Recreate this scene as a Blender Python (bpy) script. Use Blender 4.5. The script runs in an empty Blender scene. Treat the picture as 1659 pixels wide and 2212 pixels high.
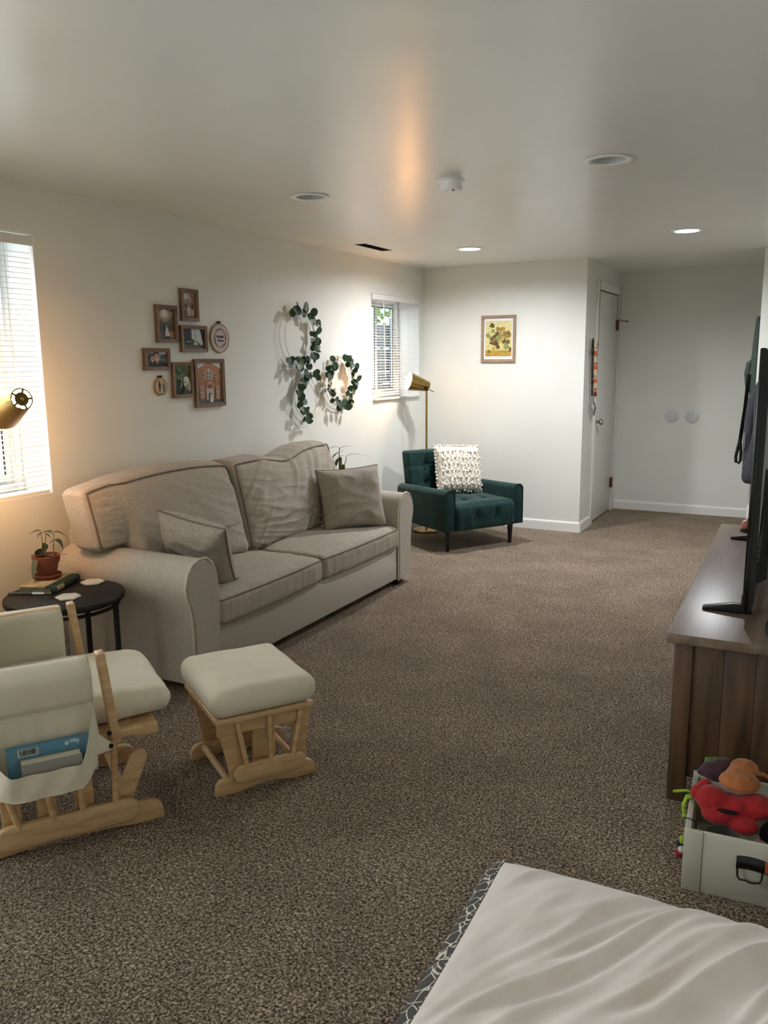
import bpy, bmesh, math, random
from mathutils import Vector, Matrix, noise
C = bpy.context.scene.collection
SC = bpy.context.scene
pi = math.pi

# ------------------------------------------------------------------ camera, world, exposure
R_ = Vector((0.88609718, 0.46342006, -0.00858139)); U_ = Vector((-0.07622387, 0.16395859, 0.98351792)); F_ = Vector((-0.45718892, 0.87083835, -0.18060692))
cam = bpy.data.cameras.new('camera'); camo = bpy.data.objects.new('camera', cam); C.objects.link(camo)
m4 = Matrix.Identity(4)
for i in range(3):
    m4[i][0] = R_[i]; m4[i][1] = U_[i]; m4[i][2] = -F_[i]
m4[0][3], m4[1][3], m4[2][3] = 3.2854, 0.0, 1.4927
camo.matrix_world = m4
cam.sensor_fit = 'HORIZONTAL'; cam.sensor_width = 36.0; cam.lens = 1789.78 / 1659 * 36; cam.clip_start = 0.02; cam.clip_end = 200
SC.camera = camo
SC.view_settings.view_transform = 'Standard'; SC.view_settings.look = 'None'; SC.view_settings.gamma = 1; SC.view_settings.use_curve_mapping = False
SC.view_settings.exposure = 1.78
SKY = 2.4
LAMP_W, DOWN_W = 4.8, 10.2
world = bpy.data.worlds.new('overcast_sky'); SC.world = world; world.use_nodes = True
bg = world.node_tree.nodes['Background']; bg.inputs[0].default_value = (0.90, 0.962, 1.0, 1); bg.inputs[1].default_value = SKY
SC.cycles.use_denoising = True; SC.cycles.use_adaptive_sampling = True; SC.cycles.adaptive_threshold = 0.015
SC.cycles.max_bounces = 10; SC.cycles.diffuse_bounces = 6; SC.cycles.transparent_max_bounces = 24
SC.cycles.sample_clamp_indirect = 8.0; SC.cycles.caustics_reflective = False; SC.cycles.caustics_refractive = False
H = 2.3; YB = 7.042; XB = 1.5006; YC = 8.3715; XP = 2.83; XR = 3.62; YF = -1.0
W1 = (0.95, 2.79, 0.865, 2.08); W2 = (6.06, 6.965, 1.155, 2.035); W_UNSEEN = (-0.92, 0.60, 0.10, 2.18)  # last opening lies out of view, added to let in more daylight
def portal(y0, y1, z0, z1):
    l = bpy.data.lights.new('daylight_portal', 'AREA'); l.shape = 'RECTANGLE'; l.size = y1 - y0; l.size_y = z1 - z0; l.cycles.is_portal = True
    o = bpy.data.objects.new('daylight_portal', l); C.objects.link(o); o.location = (-0.245, (y0 + y1) / 2, (z0 + z1) / 2)
    o.rotation_euler = (pi / 2, 0, -pi / 2)
portal(W1[0], W1[1], W1[2], W1[3]); portal(W2[0], W2[1], W2[2], W2[3]); portal(W_UNSEEN[0], W_UNSEEN[1], W_UNSEEN[2], W_UNSEEN[3])

# ------------------------------------------------------------------ helpers
def lin(h):
    if isinstance(h, (tuple, list)): return tuple(h)[:3]
    h = h.lstrip('#'); v = [int(h[i:i + 2], 16) / 255 for i in (0, 2, 4)]
    return tuple(c / 12.92 if c <= 0.04045 else ((c + 0.055) / 1.055) ** 2.4 for c in v)
MATS = {}
def M(name, c1, c2=None, scale=30, detail=4, stretch=(1, 1, 1), rough=0.6, metal=0.0, bump=0.0, bscale=None, bdist=0.01, sheen=0.0, spec=0.5, lo=0.35, hi=0.65, emit=0, transl=0.0, coat=0.0, rand=None, bstretch=None, lowbump=0, lowscale=3, aniso=0.0):
    if name in MATS: return MATS[name]
    m = bpy.data.materials.new(name); m.use_nodes = True; nt = m.node_tree; N = nt.nodes; L = nt.links
    b = N['Principled BSDF']; c1 = lin(c1)
    b.inputs['Base Color'].default_value = (*c1, 1); b.inputs['Roughness'].default_value = rough; b.inputs['Metallic'].default_value = metal
    b.inputs['Specular IOR Level'].default_value = spec
    if sheen: b.inputs['Sheen Weight'].default_value = sheen; b.inputs['Sheen Roughness'].default_value = 0.4
    if coat: b.inputs['Coat Weight'].default_value = coat; b.inputs['Coat Roughness'].default_value = 0.15
    if aniso: b.inputs['Anisotropic'].default_value = aniso
    if emit: b.inputs['Emission Color'].default_value = (*c1, 1); b.inputs['Emission Strength'].default_value = emit
    tc = N.new('ShaderNodeTexCoord')
    def nz(sc, st, det):
        mp = N.new('ShaderNodeMapping'); mp.inputs['Scale'].default_value = st; L.new(tc.outputs['Object'], mp.inputs['Vector'])
        n = N.new('ShaderNodeTexNoise'); n.inputs['Scale'].default_value = sc; n.inputs['Detail'].default_value = det; L.new(mp.outputs[0], n.inputs['Vector']); return n
    col = None
    if c2 is not None:
        n = nz(scale, stretch, detail); r = N.new('ShaderNodeValToRGB'); L.new(n.outputs['Fac'], r.inputs[0])
        r.color_ramp.elements[0].position = lo; r.color_ramp.elements[1].position = hi
        r.color_ramp.elements[0].color = (*c1, 1); r.color_ramp.elements[1].color = (*lin(c2), 1); col = r.outputs[0]
    if rand:
        oi = N.new('ShaderNodeObjectInfo'); r = N.new('ShaderNodeValToRGB'); r.color_ramp.elements[0].color = (*c1, 1); r.color_ramp.elements[1].color = (*lin(rand), 1)
        L.new(oi.outputs['Random'], r.inputs[0])
        if col is None: col = r.outputs[0]
        else:
            mx = N.new('ShaderNodeMixRGB'); mx.inputs[0].default_value = 0.5; L.new(col, mx.inputs[1]); L.new(r.outputs[0], mx.inputs[2]); col = mx.outputs[0]
    if col is not None: L.new(col, b.inputs['Base Color'])
    hgt = None
    if bump:
        n = nz(bscale or scale, bstretch or stretch, 3); bp = N.new('ShaderNodeBump'); bp.inputs['Strength'].default_value = bump; bp.inputs['Distance'].default_value = bdist
        L.new(n.outputs['Fac'], bp.inputs['Height']); hgt = bp
    if lowbump:
        n = nz(lowscale, (1, 1, 1), 2); bp = N.new('ShaderNodeBump'); bp.inputs['Strength'].default_value = lowbump; bp.inputs['Distance'].default_value = 0.02
        L.new(n.outputs['Fac'], bp.inputs['Height'])
        if hgt: L.new(hgt.outputs[0], bp.inputs['Normal'])
        hgt = bp
    if hgt: L.new(hgt.outputs[0], b.inputs['Normal'])
    if transl:
        t = N.new('ShaderNodeBsdfTranslucent'); t.inputs[0].default_value = (*c1, 1)
        if col is not None: L.new(col, t.inputs[0])
        mx = N.new('ShaderNodeMixShader'); mx.inputs[0].default_value = transl; L.new(b.outputs[0], mx.inputs[1]); L.new(t.outputs[0], mx.inputs[2]); L.new(mx.outputs[0], N['Material Output'].inputs[0])
    MATS[name] = m; return m
def M_attr(name='printed_colour', rough=0.55):
    if name in MATS: return MATS[name]
    m = bpy.data.materials.new(name); m.use_nodes = True; N = m.node_tree.nodes; L = m.node_tree.links
    a = N.new('ShaderNodeVertexColor'); a.layer_name = 'print'
    n = N.new('ShaderNodeTexNoise'); n.inputs['Scale'].default_value = 180; n.inputs['Detail'].default_value = 3
    tc = N.new('ShaderNodeTexCoord'); L.new(tc.outputs['Object'], n.inputs['Vector'])
    h = N.new('ShaderNodeHueSaturation'); mr = N.new('ShaderNodeMapRange'); mr.inputs[1].default_value = 0.3; mr.inputs[2].default_value = 0.7; mr.inputs[3].default_value = 0.6; mr.inputs[4].default_value = 1.4
    L.new(n.outputs['Fac'], mr.inputs[0]); L.new(mr.outputs[0], h.inputs['Value']); L.new(a.outputs['Color'], h.inputs['Color']); L.new(h.outputs[0], N['Principled BSDF'].inputs['Base Color'])
    N['Principled BSDF'].inputs['Roughness'].default_value = rough; MATS[name] = m; return m
def M_emit(name, c, s):
    if name in MATS: return MATS[name]
    m = bpy.data.materials.new(name); m.use_nodes = True; N = m.node_tree.nodes; e = N.new('ShaderNodeEmission'); e.inputs[0].default_value = (*lin(c), 1); e.inputs[1].default_value = s
    m.node_tree.links.new(e.outputs[0], N['Material Output'].inputs[0]); MATS[name] = m; return m
def M_glass(name, k=1.0):
    m = bpy.data.materials.new(name); m.use_nodes = True; N = m.node_tree.nodes; L = m.node_tree.links
    t = N.new('ShaderNodeBsdfTransparent'); t.inputs[0].default_value = (0.95, 0.97, 0.97, 1); g = N.new('ShaderNodeBsdfGlossy'); g.inputs['Roughness'].default_value = 0.03
    f = N.new('ShaderNodeLayerWeight'); f.inputs[0].default_value = 0.5; p = N.new('ShaderNodeMath'); p.operation = 'POWER'; p.inputs[1].default_value = 5; L.new(f.outputs['Facing'], p.inputs[0])
    q = N.new('ShaderNodeMath'); q.operation = 'MULTIPLY_ADD'; q.inputs[1].default_value = 0.8 * k; q.inputs[2].default_value = 0.04 * k; L.new(p.outputs[0], q.inputs[0])
    x = N.new('ShaderNodeMixShader'); L.new(q.outputs[0], x.inputs[0]); L.new(t.outputs[0], x.inputs[1]); L.new(g.outputs[0], x.inputs[2]); L.new(x.outputs[0], N['Material Output'].inputs[0]); return m
def tag(o, label=None, cat=None, group=None, kind=None):
    if label: o['label'] = label
    if cat: o['category'] = cat
    if group: o['group'] = group
    if kind: o['kind'] = kind
    return o
def thing(name, label, cat, loc=(0, 0, 0), rz=0, group=None):
    o = bpy.data.objects.new(name, None); C.objects.link(o); o.location = loc; o.rotation_euler = (0, 0, rz); o.empty_display_size = 0.1
    return tag(o, label, cat, group)
def mbasis(o):
    return Matrix.Translation(Vector(o.location)) @ o.rotation_euler.to_matrix().to_4x4()
class MB:
    def __init__(s): s.v = []; s.f = []; s.mi = []; s.cur = 0
    def add(s, vs, fs, mat=None):
        k = len(s.v)
        for p in vs:
            p = Vector(p); s.v.append(mat @ p if mat else p)
        for f in fs: s.f.append([i + k for i in f]); s.mi.append(s.cur)
        return s
    def box(s, lo, hi, mat=None):
        x0, y0, z0 = lo; x1, y1, z1 = hi
        return s.add([(x0, y0, z0), (x1, y0, z0), (x1, y1, z0), (x0, y1, z0), (x0, y0, z1), (x1, y0, z1), (x1, y1, z1), (x0, y1, z1)],
                     [(0, 3, 2, 1), (4, 5, 6, 7), (0, 1, 5, 4), (1, 2, 6, 5), (2, 3, 7, 6), (3, 0, 4, 7)], mat)
    def prism(s, poly, axis, lo, hi, mat=None):
        n = len(poly)
        def P(a, b, c): return {0: (c, a, b), 1: (a, c, b), 2: (a, b, c)}[axis]
        vs = [P(a, b, lo) for a, b in poly] + [P(a, b, hi) for a, b in poly]
        fs = [list(range(n))[::-1], list(range(n, 2 * n))] + [(i, (i + 1) % n, (i + 1) % n + n, i + n) for i in range(n)]
        return s.add(vs, fs, mat)
    def bar(s, p0, p1, w, t, wd=(0, 0, 1)):
        p0 = Vector(p0); p1 = Vector(p1); d = (p1 - p0); l = d.length; d.normalize(); a = Vector(wd); a = (a - d * a.dot(d)).normalized(); b = d.cross(a)
        m = Matrix(((a.x, b.x, d.x, p0.x), (a.y, b.y, d.y, p0.y), (a.z, b.z, d.z, p0.z), (0, 0, 0, 1)))
        return s.box((-w / 2, -t / 2, 0), (w / 2, t / 2, l), m)
    def tube(s, pts, r, n=8, closed=False, caps=True):
        pts = [Vector(p) for p in pts]; N = len(pts); rings = []
        rr = r if isinstance(r, (list, tuple)) else [r] * N
        prev = None
        for i, p in enumerate(pts):
            if closed: t = pts[(i + 1) % N] - pts[i - 1]
            else: t = pts[min(i + 1, N - 1)] - pts[max(i - 1, 0)]
            if t.length < 1e-9: t = Vector((0, 0, 1))
            t.normalize()
            if prev is None:
                a = Vector((0, 0, 1)) if abs(t.z) < 0.9 else Vector((1, 0, 0)); prev = (a - t * a.dot(t)).normalized()
            else:
                q = prev - t * prev.dot(t)
                if q.length > 1e-6: prev = q.normalized()
            b = t.cross(prev)
            rings.append([p + (prev * math.cos(2 * pi * k / n) + b * math.sin(2 * pi * k / n)) * rr[i] for k in range(n)])
        vs = [q for g in rings for q in g]; fs = []
        for i in range(N if closed else N - 1):
            j = (i + 1) % N
            for k in range(n): fs.append((i * n + k, i * n + (k + 1) % n, j * n + (k + 1) % n, j * n + k))
        if not closed and caps: fs += [list(range(n))[::-1], list(range((N - 1) * n, N * n))]
        return s.add(vs, fs)
    def cyl(s, p0, p1, r0, r1=None, n=16):
        return s.tube([p0, p1], [r0, r0 if r1 is None else r1], n)
    def lathe(s, prof, n=32, mat=None, closed=False):
        vs = []; fs = []
        for r, z in prof:
            for k in range(n): vs.append((r * math.cos(2 * pi * k / n), r * math.sin(2 * pi * k / n), z))
        for i in range(len(prof) if closed else len(prof) - 1):
            j = (i + 1) % len(prof)
            for k in range(n): fs.append((i * n + k, i * n + (k + 1) % n, j * n + (k + 1) % n, j * n + k))
        return s.add(vs, fs, mat)
    def ball(s, c, r, n=10, sc=(1, 1, 1), mat=None):
        vs = []; fs = []; mm = n // 2 + 1
        for i in range(mm + 1):
            th = pi * i / mm
            for k in range(n): vs.append((c[0] + r * sc[0] * math.sin(th) * math.cos(2 * pi * k / n), c[1] + r * sc[1] * math.sin(th) * math.sin(2 * pi * k / n), c[2] + r * sc[2] * math.cos(th)))
        for i in range(mm):
            for k in range(n): fs.append((i * n + k, (i + 1) * n + k, (i + 1) * n + (k + 1) % n, i * n + (k + 1) % n))
        return s.add(vs, fs, mat)
    def build(s, name, mat, parent=None, world=False, smooth=False, bevel=0, seg=2, disp=None, recalc=True, merge=True, subsurf=0):
        me = bpy.data.meshes.new(name)
        vs = s.v
        if parent is not None and world:
            inv = mbasis(parent).inverted(); vs = [inv @ v for v in vs]
        me.from_pydata([tuple(v) for v in vs], [], s.f)
        mats = mat if isinstance(mat, (list, tuple)) else [mat]
        for mm in mats: me.materials.append(mm)
        if len(mats) > 1: me.polygons.foreach_set('material_index', s.mi)
        bm = bmesh.new(); bm.from_mesh(me)
        if merge: bmesh.ops.remove_doubles(bm, verts=bm.verts, dist=1e-5)
        if recalc: bmesh.ops.recalc_face_normals(bm, faces=bm.faces)
        if bevel:
            es = [e for e in bm.edges if len(e.link_faces) == 2 and e.calc_face_angle(0) > 0.6]
            bmesh.ops.bevel(bm, geom=es, offset=bevel, segments=seg, profile=0.5, affect='EDGES', clamp_overlap=True)
        if disp:
            bm.normal_update(); add = [(v, v.normal * disp(v.co)) for v in bm.verts]
            for v, d in add: v.co += d
        bm.to_mesh(me); bm.free()
        if smooth: me.polygons.foreach_set('use_smooth', [True] * len(me.polygons))
        elif bevel:
            me.polygons.foreach_set('use_smooth', [True] * len(me.polygons)); me.set_sharp_from_angle(angle=math.radians(50)) if hasattr(me, 'set_sharp_from_angle') else None
        o = bpy.data.objects.new(name, me); C.objects.link(o)
        if parent is not None: o.parent = parent
        if smooth and not bevel and smooth != 'all':
            me.set_sharp_from_angle(angle=math.radians(50))
        if subsurf:
            mo = o.modifiers.new('soft', 'SUBSURF'); mo.levels = subsurf; mo.render_levels = subsurf
        return o
def dup(o, parent=None):
    c = o.copy(); C.objects.link(c)
    if parent is not None: c.parent = parent
    return c
def sstep(a, b, x):
    t = max(0, min(1, (x - a) / (b - a))); return t * t * (3 - 2 * t)
def soft_pt(W, D, Hh, r, a, b, c, warp=None):
    h = (W / 2, D / 2, Hh / 2); p = [a * h[0], b * h[1], c * h[2]]
    q = [max(-(h[i] - r), min(h[i] - r, p[i])) for i in range(3)]
    d = Vector([p[i] - q[i] for i in range(3)])
    if d.length > 1e-9:
        mx = max(abs(x) for x in d); d = d.normalized() * mx
    p = Vector(q) + d
    return warp(p, (a, b, c)) if warp else p
def softbox(mb, W, D, Hh, r, nx, ny, nz, warp=None, mat=None):
    e = lambda t: math.sin(pi / 2 * t) * 0.55 + t * 0.45
    A = [[e(-1 + 2 * i / n) for i in range(n + 1)] for n in (nx, ny, nz)]
    for ax in range(3):
        o1, o2 = [(1, 2), (2, 0), (0, 1)][ax]
        for sg in (-1, 1):
            vs = []; fs = []; n1 = len(A[o1]); n2 = len(A[o2])
            for u in A[o1]:
                for w in A[o2]:
                    q = [0, 0, 0]; q[ax] = sg; q[o1] = u; q[o2] = w; vs.append(soft_pt(W, D, Hh, r, *q, warp))
            for i in range(n1 - 1):
                for j in range(n2 - 1):
                    f = (i * n2 + j, (i + 1) * n2 + j, (i + 1) * n2 + j + 1, i * n2 + j + 1); fs.append(f if sg > 0 else f[::-1])
            mb.add(vs, fs, mat)
    return mb
def rect_path(n=16):
    out = []
    for k in range(4):
        for i in range(n):
            t = -1 + 2 * i / n; out.append([(t, -1), (1, t), (-t, 1), (-1, -t)][k])
    return out
def nz(p, s, seed=0): return noise.noise(Vector((p.x * s[0] + seed * 7.3, p.y * s[1] + seed * 3.1, p.z * s[2] - seed * 5.7)))
def wrinkle(p, s, seed=0):
    n = nz(p, s, seed); return (1 - abs(n) * 2.2) if abs(n) < 0.45 else 0.0
def pillow(mb, W, Hh, T, mat, n=64, pinch=0.06, pipe=None, amp=0.006, seed=1, ws=(7, 7, 7), bend=0.0):
    def edge(s, t):
        x = W / 2 * s * (1 - pinch * (1 - t * t) * s * s); y = Hh / 2 * t * (1 - pinch * (1 - s * s) * t * t); return x, y
    for sg in (-1, 1):
        vs = []; fs = []
        for i in range(n + 1):
            for j in range(n + 1):
                s = math.sin(pi / 2 * (-1 + 2 * i / n)) * .6 + .4 * (-1 + 2 * i / n); t = math.sin(pi / 2 * (-1 + 2 * j / n)) * .6 + .4 * (-1 + 2 * j / n)
                x, y = edge(s, t); k = ((1 - s ** 4) * (1 - t ** 4)); z = T / 2 * max(k, 0) ** 0.55
                p = Vector((x, y, z * sg)); em = 1 - max(abs(s), abs(t)) ** 6
                z += amp * wrinkle(p, ws, seed + sg) * em
                p.z = z * sg + bend * (s * s + t * t) * .5; vs.append(p)
        for i in range(n):
            for j in range(n):
                f = (i * (n + 1) + j, (i + 1) * (n + 1) + j, (i + 1) * (n + 1) + j + 1, i * (n + 1) + j + 1); fs.append(f if sg > 0 else f[::-1])
        mb.add(vs, fs, mat)
    if pipe is not None:
        pts = []
        for s, t in rect_path(12):
            x, y = edge(s, t); pts.append(mat @ Vector((x * 1.005, y * 1.005, bend * (s * s + t * t) * .5)))
        pipe.tube(pts, 0.0045, 6, closed=True)
    return mb
from mathutils.bvhtree import BVHTree
def press(mb, root, names, gap=0.002):
    """soft contact: vertices that would sink into the named parts of a finished thing are laid on their surface"""
    W = mbasis(root); trees = []
    for o in root.children:
        if o.name.split('.')[0] in names: trees.append(BVHTree.FromPolygons([W @ v.co for v in o.data.vertices], [tuple(p.vertices) for p in o.data.polygons]))
    for _ in range(4):
        for i, v in enumerate(mb.v):
            for t in trees:
                c, n, k, d = t.find_nearest(v, 0.12)
                if c is not None and (v - c).dot(n) < gap: v = c + n * gap
            mb.v[i] = v
    return mb
def frame_mat(o, x, y):
    x = Vector(x).normalized(); y = Vector(y); y = (y - x * y.dot(x)).normalized(); z = x.cross(y); o = Vector(o)
    return Matrix(((x.x, y.x, z.x, o.x), (x.y, y.y, z.y, o.y), (x.z, y.z, z.z, o.z), (0, 0, 0, 1)))
def text_mb(mb, txt, size, mat, align='CENTER', depth=0.0006, shear=0.0):
    cu = bpy.data.curves.new('lettering', 'FONT'); cu.body = txt; cu.size = size; cu.align_x = align; cu.align_y = 'CENTER'; cu.extrude = depth; cu.shear = shear; cu.resolution_u = 3
    o = bpy.data.objects.new('lettering', cu); C.objects.link(o); bpy.context.view_layer.update(); dg = bpy.context.evaluated_depsgraph_get()
    me = bpy.data.meshes.new_from_object(o.evaluated_get(dg)); mb.add([v.co.copy() for v in me.vertices], [tuple(p.vertices) for p in me.polygons], mat)
    bpy.data.objects.remove(o); bpy.data.curves.remove(cu); bpy.data.meshes.remove(me); return mb
def picture(name, parent, w, h, shapes, mat, material=None):
    """flat print: coloured polygons stacked by a hair's breadth; mat maps (u right, v up, n out) to the thing's space; shapes in 0..1"""
    me = bpy.data.meshes.new(name); vs = []; fs = []; cs = []
    for k, (col, pts) in enumerate(shapes):
        i0 = len(vs); grad = isinstance(col[0], (tuple, list, str)) and not isinstance(col, str)
        for (u, v) in pts: vs.append(tuple(mat @ Vector(((min(max(u, 0), 1) - .5) * w, (min(max(v, 0), 1) - .5) * h, k * 0.00012))))
        fs.append(list(range(i0, i0 + len(pts))))
        if grad:
            a = lin(col[0]); b = lin(col[1]); v0 = min(p[1] for p in pts); v1 = max(p[1] for p in pts)
            cs.append([tuple(a[j] + (b[j] - a[j]) * (p[1] - v0) / max(v1 - v0, 1e-6) for j in range(3)) for p in pts])
        else: cs.append([lin(col)] * len(pts))
    me.from_pydata(vs, [], fs); ca = me.color_attributes.new('print', 'FLOAT_COLOR', 'CORNER'); li = 0
    for f in cs:
        for c in f: ca.data[li].color = (*c, 1); li += 1
    me.materials.append(material or M_attr()); o = bpy.data.objects.new(name, me); C.objects.link(o); o.parent = parent; return o
def ell(cx, cy, rx, ry, n=20, rot=0.0, a0=0, a1=2 * pi):
    return [(cx + rx * math.cos(a0 + (a1 - a0) * i / n) * math.cos(rot) - ry * math.sin(a0 + (a1 - a0) * i / n) * math.sin(rot), cy + rx * math.cos(a0 + (a1 - a0) * i / n) * math.sin(rot) + ry * math.sin(a0 + (a1 - a0) * i / n) * math.cos(rot)) for i in range(n)]
def rc(a, b, c, d): return [(a, b), (c, b), (c, d), (a, d)]
FULL = rc(0, 0, 1, 1)

# ------------------------------------------------------------------ materials
wall_m = M('wall_paint', '#e0e0d9', '#dcdcd4', scale=2.5, rough=0.42, bump=0.04, bscale=160, bdist=0.002, lowbump=0.02, lowscale=4)
ceil_m = M('ceiling_paint', '#e8e8e3', '#e4e4de', scale=2, rough=0.30, spec=0.75, bump=0.06, bscale=140, bdist=0.002, lowbump=0.22, lowscale=2.6)
trim_m = M('white_trim', '#e4e3dd', rough=0.35)
reveal_m = M('window_white', '#e9eaea', rough=0.4)
vinyl_m = M('white_vinyl', '#eceeee', rough=0.3)
slat_m = M('blind_white', '#dcdcd8', rough=0.4, transl=0.04)
linen = M('beige_linen', '#bdb5a9', '#b0a79a', scale=90, detail=6, stretch=(1, 1, 2.2), rough=0.9, bump=0.25, bscale=420, bdist=0.002, sheen=0.15, spec=0.2)
linen_d = M('washed_linen', '#b3aa9d', '#a59b8d', scale=70, detail=8, stretch=(1, 1, 2.0), rough=0.92, bump=0.25, bscale=380, bdist=0.002, sheen=0.15, spec=0.2)
linen_p = M('pillow_linen', '#aba296', '#9d9387', scale=60, detail=6, rough=0.92, bump=0.25, bscale=420, bdist=0.002, sheen=0.15, spec=0.2)
cream = M('cream_microfibre', '#d8cfba', '#cec5b0', scale=5, detail=5, rough=0.8, sheen=0.3, spec=0.25, bump=0.08, bscale=60, bdist=0.004)
oak = M('light_wood', '#cfae82', '#bd966a', scale=9, detail=6, stretch=(6, 1, 6), rough=0.42, coat=0.15, bump=0.03, bscale=40)
brass = M('brushed_brass', '#a68a52', rough=0.3, metal=1.0, bump=0.03, bscale=260, bstretch=(1, 1, 0.05), bdist=0.001)
velvet = M('green_velvet', '#0d2a28', '#123431', scale=14, detail=5, rough=0.75, sheen=0.22, spec=0.2)
blackwood = M('black_lacquer', '#0b0a0a', rough=0.35)
blackmet = M('black_powdercoat', '#141214', '#1b181a', scale=120, rough=0.55, spec=0.35)
knit = M('white_yarn', '#e6dfd2', '#d6cdbd', scale=60, rough=0.95, bump=0.4, bscale=220, bdist=0.003, sheen=0.2)
leaf_m = M('eucalyptus_leaf', '#2d4a30', '#46604a', scale=20, rough=0.5, rand='#22371d', transl=0.12)
goldwire = M('gold_wire', '#cbb277', rough=0.25, metal=1.0)
framewood = M('brown_frame_wood', '#765c42', '#64492f', scale=14, detail=6, stretch=(8, 1, 1), rough=0.5)
print_m = M_attr()
terracotta = M('terracotta', '#8c4c35', '#7a402b', scale=25, rough=0.85, bump=0.05, bscale=120)
soil_m = M('potting_soil', '#1d1511', '#33271f', scale=90, rough=1, bump=0.8, bscale=120)
steel = M('brushed_nickel', '#b9b6b0', rough=0.28, metal=1)
dark_plastic = M('black_plastic', '#0a0a0b', '#0e0e10', scale=40, rough=0.42, bump=0.2, bscale=200, bdist=0.001, bstretch=(1, 0.1, 4))
gloss_black = M('gloss_black', '#060607', rough=0.18)
walnut = M('walnut_veneer', '#634832', '#392618', scale=5, detail=8, stretch=(5, 5, 0.6), rough=0.45, lo=0.3, hi=0.7, bump=0.04, bscale=60)
walnut_top_sheen = M('walnut_top_sheen', '#7c6858', '#5f4c40', scale=5, detail=8, stretch=(5, 0.6, 5), rough=0.36, lo=0.3, hi=0.7, bump=0.03, bscale=50)  # lighter greyish tint puts the sheen of the top into its colour
boxpaint = M('greige_paint', '#bdb9a9', '#b4b0a0', scale=8, rough=0.5)
bed_m = M('plush_offwhite', '#e6ddd7', '#ddd3cb', scale=8, rough=0.95, sheen=0.4, spec=0.15, bump=0.12, bscale=120, bdist=0.004)

def carpet_material():
    m = bpy.data.materials.new('brown_frieze_carpet'); m.use_nodes = True; nt = m.node_tree; N = nt.nodes; L = nt.links; b = N['Principled BSDF']
    tc = N.new('ShaderNodeTexCoord')
    def noi(s, d, dist=0.0):
        n = N.new('ShaderNodeTexNoise'); n.inputs['Scale'].default_value = s; n.inputs['Detail'].default_value = d; n.inputs['Distortion'].default_value = dist; L.new(tc.outputs['Object'], n.inputs['Vector']); return n
    a = noi(140, 2.5, 0.7); r = N.new('ShaderNodeValToRGB'); L.new(a.outputs['Fac'], r.inputs[0]); cr = r.color_ramp
    cr.elements[0].position = 0.36; cr.elements[0].color = (*lin('#221913'), 1); cr.elements[1].position = 0.66; cr.elements[1].color = (*lin('#c6b29c'), 1)
    e = cr.elements.new(0.5); e.color = (*lin('#786756'), 1)
    w = noi(3.2, 5); mr = N.new('ShaderNodeMapRange'); mr.inputs[1].default_value = 0.3; mr.inputs[2].default_value = 0.7; mr.inputs[3].default_value = 0.74; mr.inputs[4].default_value = 1.10; L.new(w.outputs['Fac'], mr.inputs[0])
    hs = N.new('ShaderNodeHueSaturation'); L.new(mr.outputs[0], hs.inputs['Value']); L.new(r.outputs[0], hs.inputs['Color']); L.new(hs.outputs[0], b.inputs['Base Color'])
    b.inputs['Roughness'].default_value = 0.95; b.inputs['Specular IOR Level'].default_value = 0.15; b.inputs['Sheen Weight'].default_value = 0.2; b.inputs['Sheen Roughness'].default_value = 0.6; b.inputs['Sheen Tint'].default_value = (*lin('#d8c8b4'), 1)
    bp = N.new('ShaderNodeBump'); bp.inputs['Strength'].default_value = 0.9; bp.inputs['Distance'].default_value = 0.012; L.new(a.outputs['Fac'], bp.inputs['Height']); L.new(bp.outputs[0], b.inputs['Normal'])
    return m
carpet = carpet_material()

# ------------------------------------------------------------------ the room
def struct(name, mb, mat, **k): return tag(mb.build(name, mat, **k), kind='structure')
struct('floor', MB().box((-0.25, YF - 0.1, -0.1), (XR + 0.1, YC + 0.1, 0)), carpet)
VENT = (0.262, 0.352, 5.335, 5.765)
LIGHTS = [(0.940, 3.70, False), (2.432, 3.655, False), (0.891, 5.965, True), (2.434, 5.865, True)]
def ceiling():
    bm = bmesh.new()
    def loop(pts):
        vs = [bm.verts.new((x, y, H)) for x, y in pts]; return [bm.edges.new((vs[i], vs[(i + 1) % len(vs)])) for i in range(len(vs))]
    es = loop([(-0.25, YF - 0.1), (XR + 0.1, YF - 0.1), (XR + 0.1, YC + 0.1), (-0.25, YC + 0.1)])
    es += loop([(VENT[0], VENT[2]), (VENT[1], VENT[2]), (VENT[1], VENT[3]), (VENT[0], VENT[3])])
    for x, y, on in LIGHTS: es += loop([(x + 0.075 * math.cos(2 * pi * k / 24), y + 0.075 * math.sin(2 * pi * k / 24)) for k in range(24)])
    bmesh.ops.triangle_fill(bm, edges=es, use_beauty=True)
    fs = list(bm.faces)
    for f in fs:
        if f.normal.z > 0: f.normal_flip()
    me = bpy.data.meshes.new('ceiling'); bm.to_mesh(me); bm.free(); me.materials.append(ceil_m); o = bpy.data.objects.new('ceiling', me); C.objects.link(o); tag(o, kind='structure')
ceiling()
struct('roof_slab', MB().box((-0.25, YF - 0.1, H + 0.22), (XR + 0.1, YC + 0.1, H + 0.3)), wall_m)
b = MB()
for y0, y1 in ((YF - 0.1, W_UNSEEN[0]), (W_UNSEEN[1], W1[0]), (W1[1], W2[0]), (W2[1], YC)): b.box((-0.25, y0, 0), (0, y1, H + 0.22))
for w in (W1, W2, W_UNSEEN): b.box((-0.25, w[0], 0), (0, w[1], w[2])); b.box((-0.25, w[0], w[3]), (0, w[1], H + 0.22))
struct('wall_left', b, wall_m)
struct('wall_back', MB().box((0, YB, 0), (XB, YB + 0.12, H)), wall_m)
DO = (7.455, 8.255, 2.085)
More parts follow.
